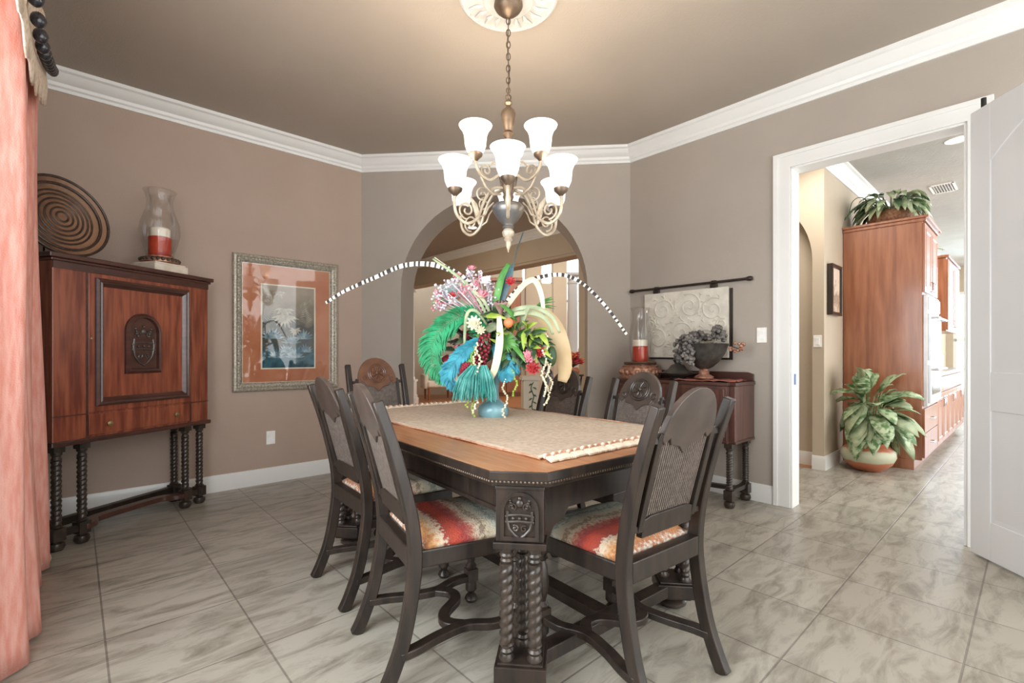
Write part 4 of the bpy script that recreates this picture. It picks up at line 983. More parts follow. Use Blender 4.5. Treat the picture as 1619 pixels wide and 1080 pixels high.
for k in range(3):
    a = R(-38 - 104 * k) if k < 2 else R(90); T = Matrix.Rotation(a, 4, 'Z'); b = MB()
    p = bez([(.03, 0, 2.10), (.075, 0, 2.07), (.12, 0, 2.04), (.17, 0, 2.05), (.205, 0, 2.09), (.212, 0, 2.12)], 26)
    b.tube([T @ q for q in p], .0085, 8); arm = b.build('upper_arm', m_gold, cl)
    b = MB(); scroll(b, T, spiral(.145, 2.085, .038, .008, -1.5, 1.3, 20), .005); scroll(b, T, [(.05, 1.98), (.10, 1.97), (.15, 2.0), (.18, 2.045)], .006); scroll(b, T, [(.06, 2.15), (.10, 2.14), (.125, 2.11)], .005)
    b.build('arm_scroll', m_gold, arm); shade(arm, a, .212, 2.30, .96)

# ---------------------------------------------------------------- curtain and fringed swag on the window wall
def on_win(n, out, z): p = un(U0 + out, n); return Vector((p.x, p.y, z))
nx, nz = 90, 30; vs = []; fs = []
for j in range(nz + 1):
    f = j / nz; z = .012 + 2.83 * f
    for i in range(nx + 1):
        u = i / nx; n = -3.50 + 1.20 * u
        ph = u * 30 + .9 * sin(u * 9); amp = .040 + .015 * sin(u * 21 + 1)
        flare = (1 - f) ** 3 * .03
        out = .115 + flare + amp * sin(ph) + .012 * sin(f * 6 + u * 12)
        q = on_win(n - (1 - f) ** 2 * .035 * (1 - u), out, z); vs.append(q)
for j in range(nz):
    for i in range(nx): a = j * (nx + 1) + i; fs.append((a, a + 1, a + nx + 2, a + nx + 1))
cu = thing('curtain', 'coral linen floor length curtain at the far left', 'curtain', on_win(-2.9, .1, 0))
def rel(o): o.location = -Vector(cu.location); return o
b = MB(); b.add(vs, fs); rel(b.build('drape', m_curtain, cu, angle=180, solid=.004))
b = MB(); q = [on_win(-3.52, .19, .0) + Vector((0, 0, z)) for z in (.012, .03, .06, .10, .14)]
for k, (dx, rr_) in enumerate(((0, .045), (.05, .05), (.10, .045))):
    c = on_win(-3.53 + dx, .16 - .03 * k, .05); b.sphere(c, rr_, 12, 8, (1.2, 1, 1))
rel(b.build('gathered_hem', M('orange_lining', (.55, .24, .12), .9, col2=(.62, .5, .36), scale=18), cu, angle=180))
sw = thing('swag_valance', 'cream fringed swag with black jet beads across the top of the coral curtain', 'valance', on_win(-2.6, .1, 2.4))
def rel2(o): o.location = -Vector(sw.location); return o
pth = bez([on_win(-3.42, .165, 2.60), on_win(-3.22, .185, 2.49), on_win(-2.9, .18, 2.38), on_win(-2.5, .17, 2.30), on_win(-1.9, .16, 2.36)], 40)
b = MB(); vs = []; fs = []
for i, p in enumerate(pth):
    for j in range(5):
        f = j / 4; vs.append(p + UL * (-.03 * f) + Vector((0, 0, (2.88 - p.z) * f)) + UL * (.03 * sin(f * 9 + i * .2)))
for i in range(len(pth) - 1):
    for j in range(4): a = i * 5 + j; fs.append((a, a + 1, a + 6, a + 5))
b.add(vs, fs); rel2(b.build('swag', m_lace, sw, angle=180, solid=.004))
b = MB(); vs = []; fs = []
for i, p in enumerate(pth):
    d = .10 + .07 * abs(sin(i * .8)); out = UL * .012
    vs += [p + out, p + out * 1.5 - Vector((0, 0, d * .5)), p + out - Vector((0, 0, d))]
for i in range(len(pth) - 1):
    for j in range(2): a = i * 3 + j; fs.append((a, a + 1, a + 4, a + 3))
b.add(vs, fs); rel2(b.build('lace_fringe', m_lace, sw, angle=180, solid=.006))
b0 = None; acc = 0
for i in range(len(pth) - 1):
    acc += (pth[i + 1] - pth[i]).length
    if acc < .070: continue
    acc = 0
    if b0 is None: b = MB(); b.sphere((0, 0, 0), .023, 10, 8, (1, 1, 1.2)); o = b0 = b.build('jet_bead', m_bead, sw)
    else: o = b0.copy(); COL.objects.link(o)
    o.parent = sw; o.location = pth[i] + UL * .035 + Vector((0, 0, .012)) - Vector(sw.location)

# ---------------------------------------------------------------- feather and flower arrangement on the table
fa = thing('flower_arrangement', 'tall arrangement of feathers and bright dried flowers in a blue green vase on the runner', 'flower arrangement', (-.108, 2.77, .7655))
rr = random.Random(21)
b = MB(); b.lathe([(.001, 0), (.075, 0), (.088, .02), (.09, .045), (.078, .07), (.05, .088), (.036, .10), (.030, .15), (.036, .20), (.042, .235), (.038, .24), (.03, .20), (.001, .18)], n=28); b.build('vase', m_vase, fa)
def plume(name, mat, pts, width, n=46, droop=.35, y=0):
    """feather: quill with many fine overlapping barbs"""
    P = bez([Vector(p) for p in pts], n); N = len(P); b = MB(); b.tube(P, [.004 * (1 - .7 * i / N) for i in range(N)], 5)
    for i in range(2, N):
        f = i / N; t = (P[min(i + 1, N - 1)] - P[i - 1]).normalized(); w = width * (sin(pi * min(1, .12 + f * .88)) ** .6 * .85 + .15) * rr.uniform(.8, 1.1)
        sd = t.cross(Vector((0, 1, 0))).normalized() if abs(t.y) < .95 else Vector((1, 0, 0))
        for s in (-1, 1):
            for m in range(3):
                d = (sd * s + t * rr.uniform(.3, .9) + Vector((0, rr.uniform(-.5, .3), 0))).normalized()
                a = P[i]; c = a + d * w * .55 + Vector((0, 0, -.0)); e = a + d * w + t * w * .25 - Vector((0, 0, droop * w * .5))
                b.blade([a, c, e], [.004, .014, .002], up=(0, 1, 0), fold=.1)
    return b.build(name, mat, fa)
plume('emerald_plume', m_emer, [(0, -.02, .40), (-.12, -.05, .57), (-.25, -.07, .535), (-.335, -.07, .43), (-.34, -.06, .31), (-.27, -.05, .21)], .088, 64)
plume('teal_plume', m_teal, [(-.05, -.08, .44), (-.13, -.10, .40), (-.20, -.11, .33), (-.25, -.11, .24), (-.20, -.10, .165)], .056, 50)
plume('teal_plume', m_teal, [(.0, -.07, .42), (.05, -.10, .36), (.07, -.11, .29), (.085, -.11, .22)], .06, 44)
plume('teal_plume', m_teal, [(.03, -.06, .42), (.09, -.09, .34), (.11, -.10, .26)], .06, 32)
plume('green_plume', m_green, [(.02, -.05, .40), (.07, -.10, .43), (.09, -.11, .38), (.085, -.11, .32)], .06, 34)
# turquoise skirt of horsehair
b = MB()
for k in range(420):
    a = rr.uniform(-1, 1); x0, y0 = -.075 + .02 * a, -.135 + rr.uniform(-.02, .02)
    L = rr.uniform(.7, 1.05); b.tube([(x0 + .025 * a, y0, .30), (x0 + .075 * a - .015, y0 - .03, .235), (x0 + .10 * a - .02, y0 - .035 + rr.uniform(-.02, .02), .30 - .19 * L)], .0015, 4)
b.build('horsehair_tassel', m_turq, fa)
# burgundy berry spikes
for (x0, z0, x1, z1, r0, y) in ((-.04, .47, -.075, .27, .034, -.12), (-.145, .31, -.16, .20, .022, -.12), (-.11, .28, -.12, .19, .02, -.13)):
    b = MB()
    for k in range(70):
        f = k / 70; q = r0 * (sin(pi * (.15 + .8 * f)) ** .6); a = k * 2.4; b.sphere((x0 + (x1 - x0) * f + q * cos(a), y + q * .7 * sin(a), z0 + (z1 - z0) * f), .0095, 7, 5)
    b.build('berry_spike', m_burg, fa)
def strap(name, mat, pts, w, up=(0, -1, .2), n=22, fold=.3):
    P = bez([Vector(p) for p in pts], n); N = len(P); ws = [w * (.35 + .65 * sin(pi * (.12 + .80 * i / (N - 1)))) for i in range(N)]
    b = MB(); b.blade(P, ws, up=up, fold=fold); return b.build(name, mat, fa, solid=.0025, angle=60)
strap('cream_blade', m_crm, [(-.03, -.12, .20), (.01, -.15, .27), (.035, -.16, .38), (.042, -.15, .48), (.036, -.13, .57)], .042)
strap('arching_blade', m_crm, [(.06, -.04, .60), (.13, -.05, .70), (.19, -.06, .765), (.24, -.07, .77), (.275, -.08, .68), (.285, -.08, .57)], .034)
strap('broad_tan_leaf', m_tanl, [(.16, .0, .60), (.26, .02, .60), (.34, .03, .53), (.39, .03, .42), (.415, .03, .28), (.40, .03, .20)], .105)
for pts in ([(.06, -.05, .58), (.14, -.08, .615), (.24, -.09, .62), (.33, -.09, .57), (.375, -.09, .48)], [(.05, -.06, .56), (.13, -.1, .585), (.22, -.11, .59), (.30, -.11, .55), (.335, -.11, .47)]): strap('sage_blade', m_leafp, pts, .026)
for pts in ([(-.03, -.05, .52), (-.09, -.09, .60), (-.14, -.10, .59), (-.155, -.1, .48), (-.155, -.1, .38)], [(.0, -.05, .55), (-.05, -.08, .66), (-.13, -.09, .73), (-.19, -.09, .76)], [(-.02, -.05, .55), (-.10, -.08, .70), (-.20, -.08, .80), (-.34, -.06, .90)], [(.0, 0, .5), (-.12, .02, .62), (-.25, .03, .68), (-.36, .04, .66)]):
    strap('sage_blade', m_leafp, pts, .018)
# dark upright feather with a long quill tip
b = MB(); P = bez([(.03, -.02, .58), (.05, -.02, .70), (.085, -.02, .80), (.115, -.02, .88)], 24); N = len(P)
b.blade(P, [.06 * sin(pi * (.1 + .85 * i / (N - 1))) for i in range(N)], up=(0, -1, 0), fold=.2); b.tube([P[0], P[N // 2], P[-1], (.14, -.02, .97), (.172, -.02, 1.06)], .003, 5); b.build('dark_feather', m_navy, fa)
strap('green_blade', m_green, [(.0, -.02, .55), (.02, -.03, .68), (.05, -.03, .80), (.09, -.02, .88)], .04)
# banded pheasant feathers
def pheasant(pts, w):
    P = bez([Vector(p) for p in pts], 110); N = len(P); b = MB(); ws = [w * (1 - .55 * i / N) for i in range(N)]; vs = []; acc = 0; ks = []
    for i, p in enumerate(P):
        t = (P[min(i + 1, N - 1)] - P[max(i - 1, 0)]).normalized(); sd = t.cross(Vector((0, -1, .25))).normalized(); nn = sd.cross(t)
        q = ws[i] / 2; vs += [p - sd * q, p + nn * .003, p + sd * q, p - nn * .003]
        if i: acc += (P[i] - P[i - 1]).length; ks.append(int(acc / .0155) % 2)
    for i in range(N - 1):
        b.k = ks[i]; b.add([vs[i * 4 + j] for j in range(4)] + [vs[i * 4 + 4 + j] for j in range(4)], [(j, (j + 1) % 4, 4 + (j + 1) % 4, 4 + j) for j in range(4)])
    b.build('pheasant_feather', [m_fea, m_feb], fa, smooth=False)
pheasant([(-.01, -.02, .50), (-.08, -.04, .68), (-.18, -.05, .80), (-.32, -.05, .865), (-.50, -.04, .868), (-.68, -.02, .80), (-.86, 0, .725), (-.975, .02, .66)], .040)
pheasant([(.02, -.02, .50), (.07, -.02, .64), (.16, -.02, .75), (.26, -.02, .80), (.40, -.02, .815), (.52, -.02, .76), (.65, -.02, .63), (.765, -.02, .475)], .033)
# thistle and blossom sprays at the top left
for k in range(62):
    a = rr.uniform(-1, 1); x = -.15 + .17 * a + rr.uniform(-.03, .03); z = .70 + rr.uniform(0, .16) - .12 * abs(a); y = rr.uniform(-.10, .08)
    b = MB(); b.tube([(-.01 + .02 * a, 0, .46), (x * .5, y * .5, .46 + (z - .46) * .6), (x, y, z)], .0018, 4)
    for m in range(7):
        d = Vector((rr.uniform(-1, 1), rr.uniform(-1, 1), rr.uniform(-.4, 1))).normalized() * .026; e = Vector((x, y, z)) + d
        b.tube([(x, y, z), e], .0012, 4); b.sphere(e, .0068, 6, 4)
    b.build('blossom_spray', m_spray if k % 4 else m_pink, fa)
b = MB(); b.tube(bez([(-.02, 0, .5), (-.10, .0, .72), (-.20, 0, .82), (-.34, 0, .92)], 12), .003, 5); b.build('bare_twig', m_crm, fa)
# blooms, pods and fruit
def bloom(name, mat, c, r, petals=11, layers=3, tilt=(0, -1, .35)):
    b = MB(); ax = Vector(tilt).normalized(); Q = ax.to_track_quat('Z', 'Y').to_matrix().to_4x4()
    for l in range(layers):
        for k in range(petals):
            a = 2 * pi * (k + .5 * (l % 2)) / petals; sp = R(72 - 26 * l); q = r * (1 - .14 * l)
            pts = [Vector((q * f * sin(sp) * cos(a), q * f * sin(sp) * sin(a), q * (f * cos(sp) + .18 * f * f))) for f in (.08, .5, 1.0)]
            b.blade([Q @ p + Vector(c) for p in pts], [q * .2, q * .52, q * .16], up=ax, fold=.35)
    b.sphere(Vector(c) + ax * r * .22, r * .32, 10, 7); return b.build(name, mat, fa, solid=.0012)
bloom('pink_protea', m_pink, (-.066, -.06, .68), .048, 12, 4, (0, -.5, .8)); bloom('pink_flower', m_pink, (.20, -.14, .345), .042, 10, 4)
bloom('ruby_flower', m_ruby, (.255, -.12, .37), .04, 9, 3); bloom('ruby_flower', m_ruby, (.222, -.13, .28), .044, 9, 3); bloom('ruby_flower', m_ruby, (.10, -.05, .77), .032, 9, 3)
bloom('cream_flower', m_crm, (-.10, -.13, .53), .045, 10, 3, (0, -1, .1)); bloom('cream_flower', m_crm, (-.065, -.13, .49), .03, 9, 3); bloom('pink_flower', m_pink, (-.20, -.05, .80), .028, 9, 3, (0, -.4, 1)); bloom('pink_flower', m_pink, (-.12, -.05, .84), .03, 9, 3, (0, -.4, 1)); bloom('ruby_flower', m_ruby, (-.23, -.05, .69), .026, 8, 3)
b = MB(); b.lathe([(.008, -.07), (.014, -.05), (.036, -.01), (.04, 0), (.03, .006), (.001, .004)], n=18, T=Matrix.Translation((.044, -.12, .645)) @ Matrix.Rotation(R(22), 4, 'X')); pod = b.build('lotus_pod', m_mauve, fa)
b = MB()
for k in range(9): b.sphere((.044 + (.022 * cos(k * .785) if k < 8 else 0), -.12 + (.018 * sin(k * .785) if k < 8 else 0), .650 + (.007 * sin(k * .785) if k < 8 else 0)), .0052, 7, 5)
b.build('pod_seed', m_dark, pod)
b = MB(); b.sphere((.088, -.12, .535), .028, 14, 10); b.build('orange_fruit', m_orange, fa)
b = MB(); b.sphere((.33, -.08, .35), .03, 12, 10, (1, 1, 1.9)); b.build('dark_seed_cone', m_leafd, fa)
# foliage
def leaf(mat, c, d, L, w, name='leaf'):
    c = Vector(c); d = Vector(d).normalized(); g = Vector((0, 0, -1)); b = MB()
    b.blade([c, c + d * L * .3, c + d * L * .65 + g * L * .06, c + d * L + g * L * .18], [w * .15, w, w * .8, w * .05], up=(0, -1, .6), fold=.25); return b.build(name, mat, fa, solid=.001, angle=60)
for k in range(84):
    a = rr.uniform(0, 2 * pi); e = rr.uniform(-.6, 1); d = Vector((cos(a) * .9, sin(a) * .7, e)); c = Vector((rr.uniform(-.06, .16), rr.uniform(-.08, .04), rr.uniform(.34, .58)))
    leaf([m_green, m_leafd, m_leafd, m_leafp, m_lime][k % 5], c, d, rr.uniform(.10, .20), rr.uniform(.03, .055))
for k in range(26):
    c = (.13 + rr.uniform(-.03, .16), -.06 + rr.uniform(-.04, .02), .36 + rr.uniform(-.06, .12)); leaf(m_leafd if k % 4 else m_dark, c, (rr.uniform(-1, 1), -.5, rr.uniform(-.9, .6)), rr.uniform(.07, .12), .04)
for k in range(18):
    c = (.16 + rr.uniform(0, .10), -.10, .44 + rr.uniform(-.05, .07)); leaf(m_lime if k % 3 else m_leafd, c, (rr.uniform(-.3, 1), -.4, rr.uniform(-.9, .5)), rr.uniform(.08, .14), .035)
for k in range(8): leaf(m_green, (.24, .0, .63), (.8, rr.uniform(-.4, .4), rr.uniform(.1, .9)), .13, .012, 'grass_blade')
for k in range(16):
    c = (rr.uniform(-.24, -.10), -.02, rr.uniform(.32, .50)); leaf([m_leafd, m_burg, m_dark][k % 3], c, (rr.uniform(-1, .6), -.3, rr.uniform(-.9, .6)), rr.uniform(.07, .13), .035)
# trailing strands of tiny seeds
for (x, z0, z1, y) in ((-.105, .40, .01, -.13), (-.09, .38, .03, -.15), (-.13, .30, .06, -.14), (-.075, .42, .10, -.16), (.30, .47, .07, -.12), (.285, .38, .12, -.14), (.32, .36, .15, -.1), (.07, .22, .0, -.11), (.12, .27, .12, -.12)):
    b = MB(); n = int((z0 - z1) / .011); P = []
    for k in range(n):
        z = z0 - (z0 - z1) * k / n; xx = x + .012 * sin(k * .5 + x * 40); P.append((xx, y, z)); b.sphere((xx + rr.uniform(-.006, .006), y + rr.uniform(-.006, .006), z), .0055 + .002 * rr.random(), 6, 4)
    b.tube(P, .0016, 4); b.build('seed_strand', m_crm if rr.random() < .7 else m_lime, fa)

# ---------------------------------------------------------------- kitchen beyond the doorway (units stand along the kitchen wall)
def kp(s, out, z=0): p = KC + UL * s + NL * out; return Vector((p.x, p.y, z))     # s along the wall, out from it
KD = .64
def unit(label, cat, name, s0, s1, z0, z1, toe=True, depth=KD):
    t = thing(name, label, cat, kp((s0 + s1) / 2, depth / 2 + .004), ROT_L); w = (s1 - s0) / 2; d = depth / 2
    b = MB(); b.bz(-w, w, -d, d, max(z0, .10) if toe else z0, z1)
    if toe: b.bz(-w, w, -d + .06, d, 0, .10)
    body = b.build('carcass', m_cherry, t, bevel=.003, smooth=False); return t, w, d
def front(t, name, x0, x1, z0, z1, d, handle=None, mat=None):
    b = MB(); y = -d; b.bz(x0 + .004, x1 - .004, y - .02, y, z0 + .004, z1 - .004); f = b.build(name, mat or m_cherry, t, bevel=.003, smooth=False)
    if z1 - z0 > .3:
        b = MB(); frame(b, x0 + .05, x1 - .05, z0 + .05, z1 - .05, 0, y - .02, [(0, 0), (.01, .006), (.03, .006), (.04, 0)]); b.build('raised_panel', mat or m_cherry, f, angle=20)
    if handle: 
        hx, hz = handle; b = MB(); b.tube([(hx, y - .02, hz - .05), (hx, y - .045, hz - .04), (hx, y - .045, hz + .04), (hx, y - .02, hz + .05)], .006, 6); b.build('handle', m_steel, f)
    return f
S0 = .66
t, w, d = unit('tall cherry oven cabinet with a plain side panel towards the doorway', 'cabinet', 'oven_cabinet', S0, S0 + .86, 0, 2.43)
b = MB(); b.bz(-w - .03, w + .03, -d - .05, d, 2.43, 2.455); b.bz(-w - .015, w + .015, -d - .03, d, 2.40, 2.43); b.build('cornice', m_cherry, t, bevel=.004, smooth=False)
b = MB()
for y in (-.12, .10): b.bz(-w - .004, -w, y, y + .006, .12, 2.40)
b.build('side_batten', m_cherry, t, smooth=False)
front(t, 'door', -w, 0, 1.72, 2.39, d, (-.06, 1.80)); front(t, 'door', 0, w, 1.72, 2.39, d, (.06, 1.80))
for z0, z1 in ((.12, .36), (.36, .60)):
    f = front(t, 'drawer', -w, w, z0, z1, d); b = MB(); b.tube([(-.07, -d - .02, (z0 + z1) / 2), (-.06, -d - .045, (z0 + z1) / 2), (.06, -d - .045, (z0 + z1) / 2), (.07, -d - .02, (z0 + z1) / 2)], .006, 6); b.build('handle', m_steel, f)
ov = thing('wall_oven', 'white double wall oven with bar handles set in the tall cherry cabinet', 'oven', kp(S0 + .43, KD + .005, .62), ROT_L)
b = MB(); b.bz(-.39, .39, -.035, 0, 0, 1.08); b.build('body', m_ovenw, ov, bevel=.004, smooth=False)
b = MB(); b.bz(-.37, .37, -.045, -.035, .93, 1.06); b.build('control_panel', m_ovenw, ov, bevel=.003, smooth=False)
for z0, z1 in ((.03, .40), (.44, .90)):
    b = MB(); b.bz(-.37, .37, -.055, -.035, z0, z1); dd = b.build('oven_door', m_ovenw, ov, bevel=.004, smooth=False)
    b = MB(); b.bz(-.28, .28, -.058, -.055, z0 + .08, z1 - .10); b.build('oven_window', m_ovengl, dd, smooth=False)
    b = MB(); b.tube([(-.33, -.055, z1 - .045), (-.33, -.10, z1 - .045), (.33, -.10, z1 - .045), (.33, -.055, z1 - .045)], .011, 8); b.build('bar_handle', m_steel, dd)
BS = S0 + .864
for i, (a, c, lab) in enumerate(((BS, BS + .9, 'cherry base cabinet next to the tall oven cabinet'), (BS + .904, BS + 1.8, 'middle cherry base cabinet under the granite worktop'), (BS + 1.804, BS + 2.7, 'farthest cherry base cabinet at the end of the granite worktop'))):
    t, w, d = unit(lab, 'cabinet', 'base_cabinet', a, c, 0, .88); t['group'] = 'cherry base cabinets'
    for k in (0, 1):
        x0, x1 = -w + k * w, k * w; front(t, 'drawer', x0, x1, .70, .87, d); front(t, 'door', x0, x1, .12, .69, d, (-.06 if k == 0 else .06, .58))
wt = MB(); wt.bz(0, 2.72, -KD / 2 - .03, KD / 2, .882, .92); tag(wt.build('worktop', m_granite, loc=kp(BS, KD / 2 + .004), rz=ROT_L, bevel=.004, smooth=False), 'speckled granite worktop on the cherry base cabinets', 'worktop')
struct(MB().bz(0, 2.7, -.012, -.002, .92, 1.46).build('trim_5', m_splash, loc=kp(BS, 0), rz=ROT_L, smooth=False))
t, w, d = unit('cherry wall cabinet with a plain side hung beyond the ovens over the worktop', 'cabinet', 'wall_cabinet', BS + 1.35, BS + 2.65, 1.42, 2.36, toe=False, depth=.60)
b = MB(); b.bz(-w - .02, w + .02, -d - .03, d, 2.36, 2.39); b.build('cornice', m_cherry, t, bevel=.004, smooth=False)
front(t, 'door', -w, 0, 1.43, 2.34, d, (-.05, 1.53)); front(t, 'door', 0, w, 1.43, 2.34, d, (.05, 1.53))
kt = thing('counter_canister', 'white lidded canister on the granite worktop', 'canister', kp(BS + 2.2, .42, .9205), ROT_L)
b = MB(); b.lathe([(.07, 0), (.075, .01), (.075, .17), (.07, .18)], n=18); b.build('jar', m_plate, kt); b = MB(); b.lathe([(.078, .18), (.07, .20), (.015, .21), (.02, .23), (.001, .24)], n=18); b.build('lid', m_plate, kt)
def foliage(parent, mats, n, c, rx, rz_, L, w, seed, name='leaf', up=.5, droop=.25, avoid=()):
    q = random.Random(seed)
    for k in range(n):
        a = q.uniform(0, 2 * pi); e = q.uniform(-.15, 1.0); d = Vector((cos(a), sin(a), e + up - .5)).normalized(); ll = L * q.uniform(.75, 1.2)
        for av in avoid:
            k_ = d.dot(av)
            if k_ > 0: d = d - av * (k_ * .72)
        s = Vector(c); m1 = s + Vector((d.x * rx * .6, d.y * rx * .6, (.25 + .5 * max(0, e)) * rz_)); tip = s + Vector((d.x * rx, d.y * rx, (.10 + .95 * max(0, e)) * rz_)) * q.uniform(.75, 1.05)
        dd = (tip - m1).normalized(); g = Vector((0, 0, -1)); side = q.uniform(-.4, .4)
        b = MB(); b.tube([s, m1], .004, 4)
        b.blade([m1, m1 + dd * ll * .25 + g * ll * droop * .05, m1 + dd * ll * .6 + g * ll * droop * .3, m1 + dd * ll * .85 + g * ll * droop * .7, m1 + dd * ll + g * ll * droop * 1.1], [w * .12, w * .85, w, w * .55, w * .04], up=(side, side * .5, 1), fold=.22)
        b.build(name, mats[k % len(mats)], parent, solid=.0012, angle=70)
bp = thing('hanging_basket_plant', 'leafy green plant in a brown wicker basket on top of the tall oven cabinet', 'potted plant', kp(S0 + .28, .36, 2.456), ROT_L)
b = MB(); b.lathe([(.001, 0), (.16, 0), (.19, .04), (.20, .09), (.18, .14), (.165, .15), (.001, .13)], n=24); b.build('basket', m_basket, bp)
foliage(bp, [m_leafp, m_leaf, m_leafd, m_leafp], 100, (0, 0, .13), .30, .25, .15, .066, 31, up=.35, droop=.6)
bs = MB(); bs.tube(bez([(-.05, .1, .16), (-.20, .20, .30), (-.33, .26, .25), (-.40, .28, .10)], 18), .004, 5); bs.build('trailing_vine', m_leafd, bp)
for k in range(10):
    f = k / 9; p = Vector((-.12 - .28 * f, .16 + .12 * f, .27 - .17 * f * f)); b = MB(); b.blade([p, p + Vector((-.04, .01, -.03)), p + Vector((-.07, .02, -.07))], [.008, .03, .003], fold=.2); b.build('leaf', m_leafd, bp, solid=.001)
sp = thing('cabinet_top_plant', 'small leafy plant on top of the far wall cabinet', 'potted plant', kp(BS + 1.6, .40, 2.3905), ROT_L)
b = MB(); b.lathe([(.001, 0), (.09, 0), (.10, .08), (.001, .08)], n=16); b.build('pot', m_tanl, sp); foliage(sp, [m_leafp, m_tanl, m_leafd], 16, (0, 0, .08), .2, .12, .12, .035, 33)
# floor plant
fp = thing('potted_plant', 'big variegated leafy plant in a painted terracotta pot on the tiles by the cherry cabinet', 'potted plant', (3.46, 4.66, 0), .3)
b = MB(); b.lathe([(.001, 0), (.10, 0), (.12, .012), (.19, .07), (.222, .14), (.218, .19), (.175, .235), (.16, .25), (.17, .275), (.18, .28), (.165, .28), (.15, .25), (.001, .245)], n=36); b.build('pot', m_terra, fp)
b = MB(); b.lathe([(.001, .25), (.155, .25)], n=20); b.build('soil', m_soil, fp)
foliage(fp, [m_leaf, m_leafp, m_leaf, m_leaf], 90, (0, 0, .26), .31, .72, .27, .135, 44, up=.9, droop=.28, avoid=[Matrix.Rotation(-.3, 3, 'Z') @ (-NL), Matrix.Rotation(-.3, 3, 'Z') @ UL])
# small framed picture, switch, recessed light and vent of the hall and kitchen
fp2 = thing('small_picture', 'small dark framed picture on the hall side of the kitchen wall', 'picture', kp(.26, .004, 1.76), ROT_L)
b = MB(); frame(b, -.17, .17, -.25, .25, 0, 0, [(0, 0), (0, .045), (.03, .045), (.035, .03)]); b.build('frame', m_dark, fp2, angle=20)
b = MB(); b.bz(-.15, .15, -.03, 0, -.23, .23); b.build('print', ramp_mat('floral_print', [(0, (.40, .16, .12)), (.4, (.62, .46, .36)), (.7, (.30, .20, .14)), (1, (.66, .52, .42))], 2, 2, .3, 1.2, 14), fp2, smooth=False)
p = KC - NL * .055 - UL * .001
plate('light_switch', 'white light switch on the tan hall wall left of the cherry cabinet', 'light switch', (p.x, p.y, 1.25), ROT_R, [('rocker', (-.017, .017, -.011, -.005, -.034, .034))])
def downlight(label, x, y, z=CEIL, grp=None):
    t = thing('recessed_light', label, 'recessed light', (x, y, z), 0, grp)
    b = MB(); b.lathe([(.062, -.002), (.085, -.008), (.09, 0), (.062, 0)], n=24); b.build('trim_ring', m_plate, t); b = MB(); b.lathe([(.001, -.003), (.062, -.003), (.062, -.001), (.001, -.001)], n=20); b.build('lens', emis('recessed_lamp_lens', (1, .9, .75), 5), t)
downlight('recessed ceiling light seen through the arch', -.606, 7.35)
downlight('recessed ceiling light in the kitchen near the open door', 4.02, 4.33)
v = thing('ceiling_vent', 'metal air vent in the kitchen ceiling', 'vent', (5.02, 5.58, CEIL), TH)
b = MB()
for x0, x1, y0, y1 in ((-.2, .2, -.11, -.09), (-.2, .2, .09, .11), (-.2, -.18, -.11, .11), (.18, .2, -.11, .11)): b.bz(x0, x1, y0, y1, -.012, 0)
b.build('frame', m_plate, v, smooth=False)
for k in range(7): b = MB(); b.bz(-.18, .18, -.078 + .024 * k, -.066 + .024 * k, -.01, -.002); b.build('louvre', m_steel, v, smooth=False)

# ---------------------------------------------------------------- foyer and living room beyond the arch
def column(label, x, y, h, r, base_h=.5):
    t = thing('column', label, 'column', (x, y, 0), 0)
    b = MB(); b.bz(-r * 1.5, r * 1.5, -r * 1.5, r * 1.5, 0, .14); b.bz(-r * 1.35, r * 1.35, -r * 1.35, r * 1.35, .14, .2); b.bz(-r * 1.22, r * 1.22, -r * 1.22, r * 1.22, .2, base_h); b.bz(-r * 1.4, r * 1.4, -r * 1.4, r * 1.4, base_h, base_h + .05); b.build('pedestal', m_white, t, bevel=.008, smooth=False)
    b = MB(); b.lathe([(r * 1.15, base_h + .05), (r * 1.15, base_h + .09), (r, base_h + .12), (r * .98, h * .6), (r * .86, h - .2), (r * .95, h - .19), (r * .95, h - .16), (r * .86, h - .15), (r * .86, h - .09), (r * 1.15, h - .05)], n=28); b.build('shaft', m_white, t)
    b = MB(); b.bz(-r * 1.3, r * 1.3, -r * 1.3, r * 1.3, h - .05, h); b.build('capital', m_white, t, bevel=.006, smooth=False); return t
hp_ = KC - NL * (HL - .95) + UL * .15
column('white column at the left side of the foyer opening, seen inside the arch', hp_.x, hp_.y, 2.56, .125)
column('white column at the right side of the foyer opening, before the tall bright window', 1.08, 8.55, 2.56, .10, 1.02)
ac = thing('armchair', 'white upholstered armchair on wooden legs in the far living room', 'armchair', (-1.82, 11.9, 0), R(200))
b = MB(); b.bz(-.33, .33, -.30, .34, .30, .46); b.build('seat', m_upho, ac, bevel=.04)
b = MB(); b.prism([(-.30, .40), (-.20, .40), (-.34, 1.06), (-.42, 1.04)], -.32, .32, 'x'); b.build('backrest', m_upho, ac, bevel=.04)
for s in (-1, 1):
    b = MB(); b.bz(s * .36 - .05, s * .36 + .05, -.30, .30, .28, .62); b.build('arm', m_upho, ac, bevel=.03)
    for y in (-.26, .28): b = MB(); b.lathe([(.018, 0), (.03, .30)], s * .29, y, 10); b.build('leg', m_orleg, ac)
b = MB(); b.sphere((0, -.10, .62), .2, 12, 8, (1, .35, .9)); tag(b.build('throw_pillow', m_blueb, loc=(-1.80, 11.86, 0), rz=R(200)), 'grey throw pillow on the white armchair', 'pillow')
lp_ = thing('framed_landscape', 'small teal framed picture high on the far living room wall', 'picture', (-1.72, LY - .001, 2.80))
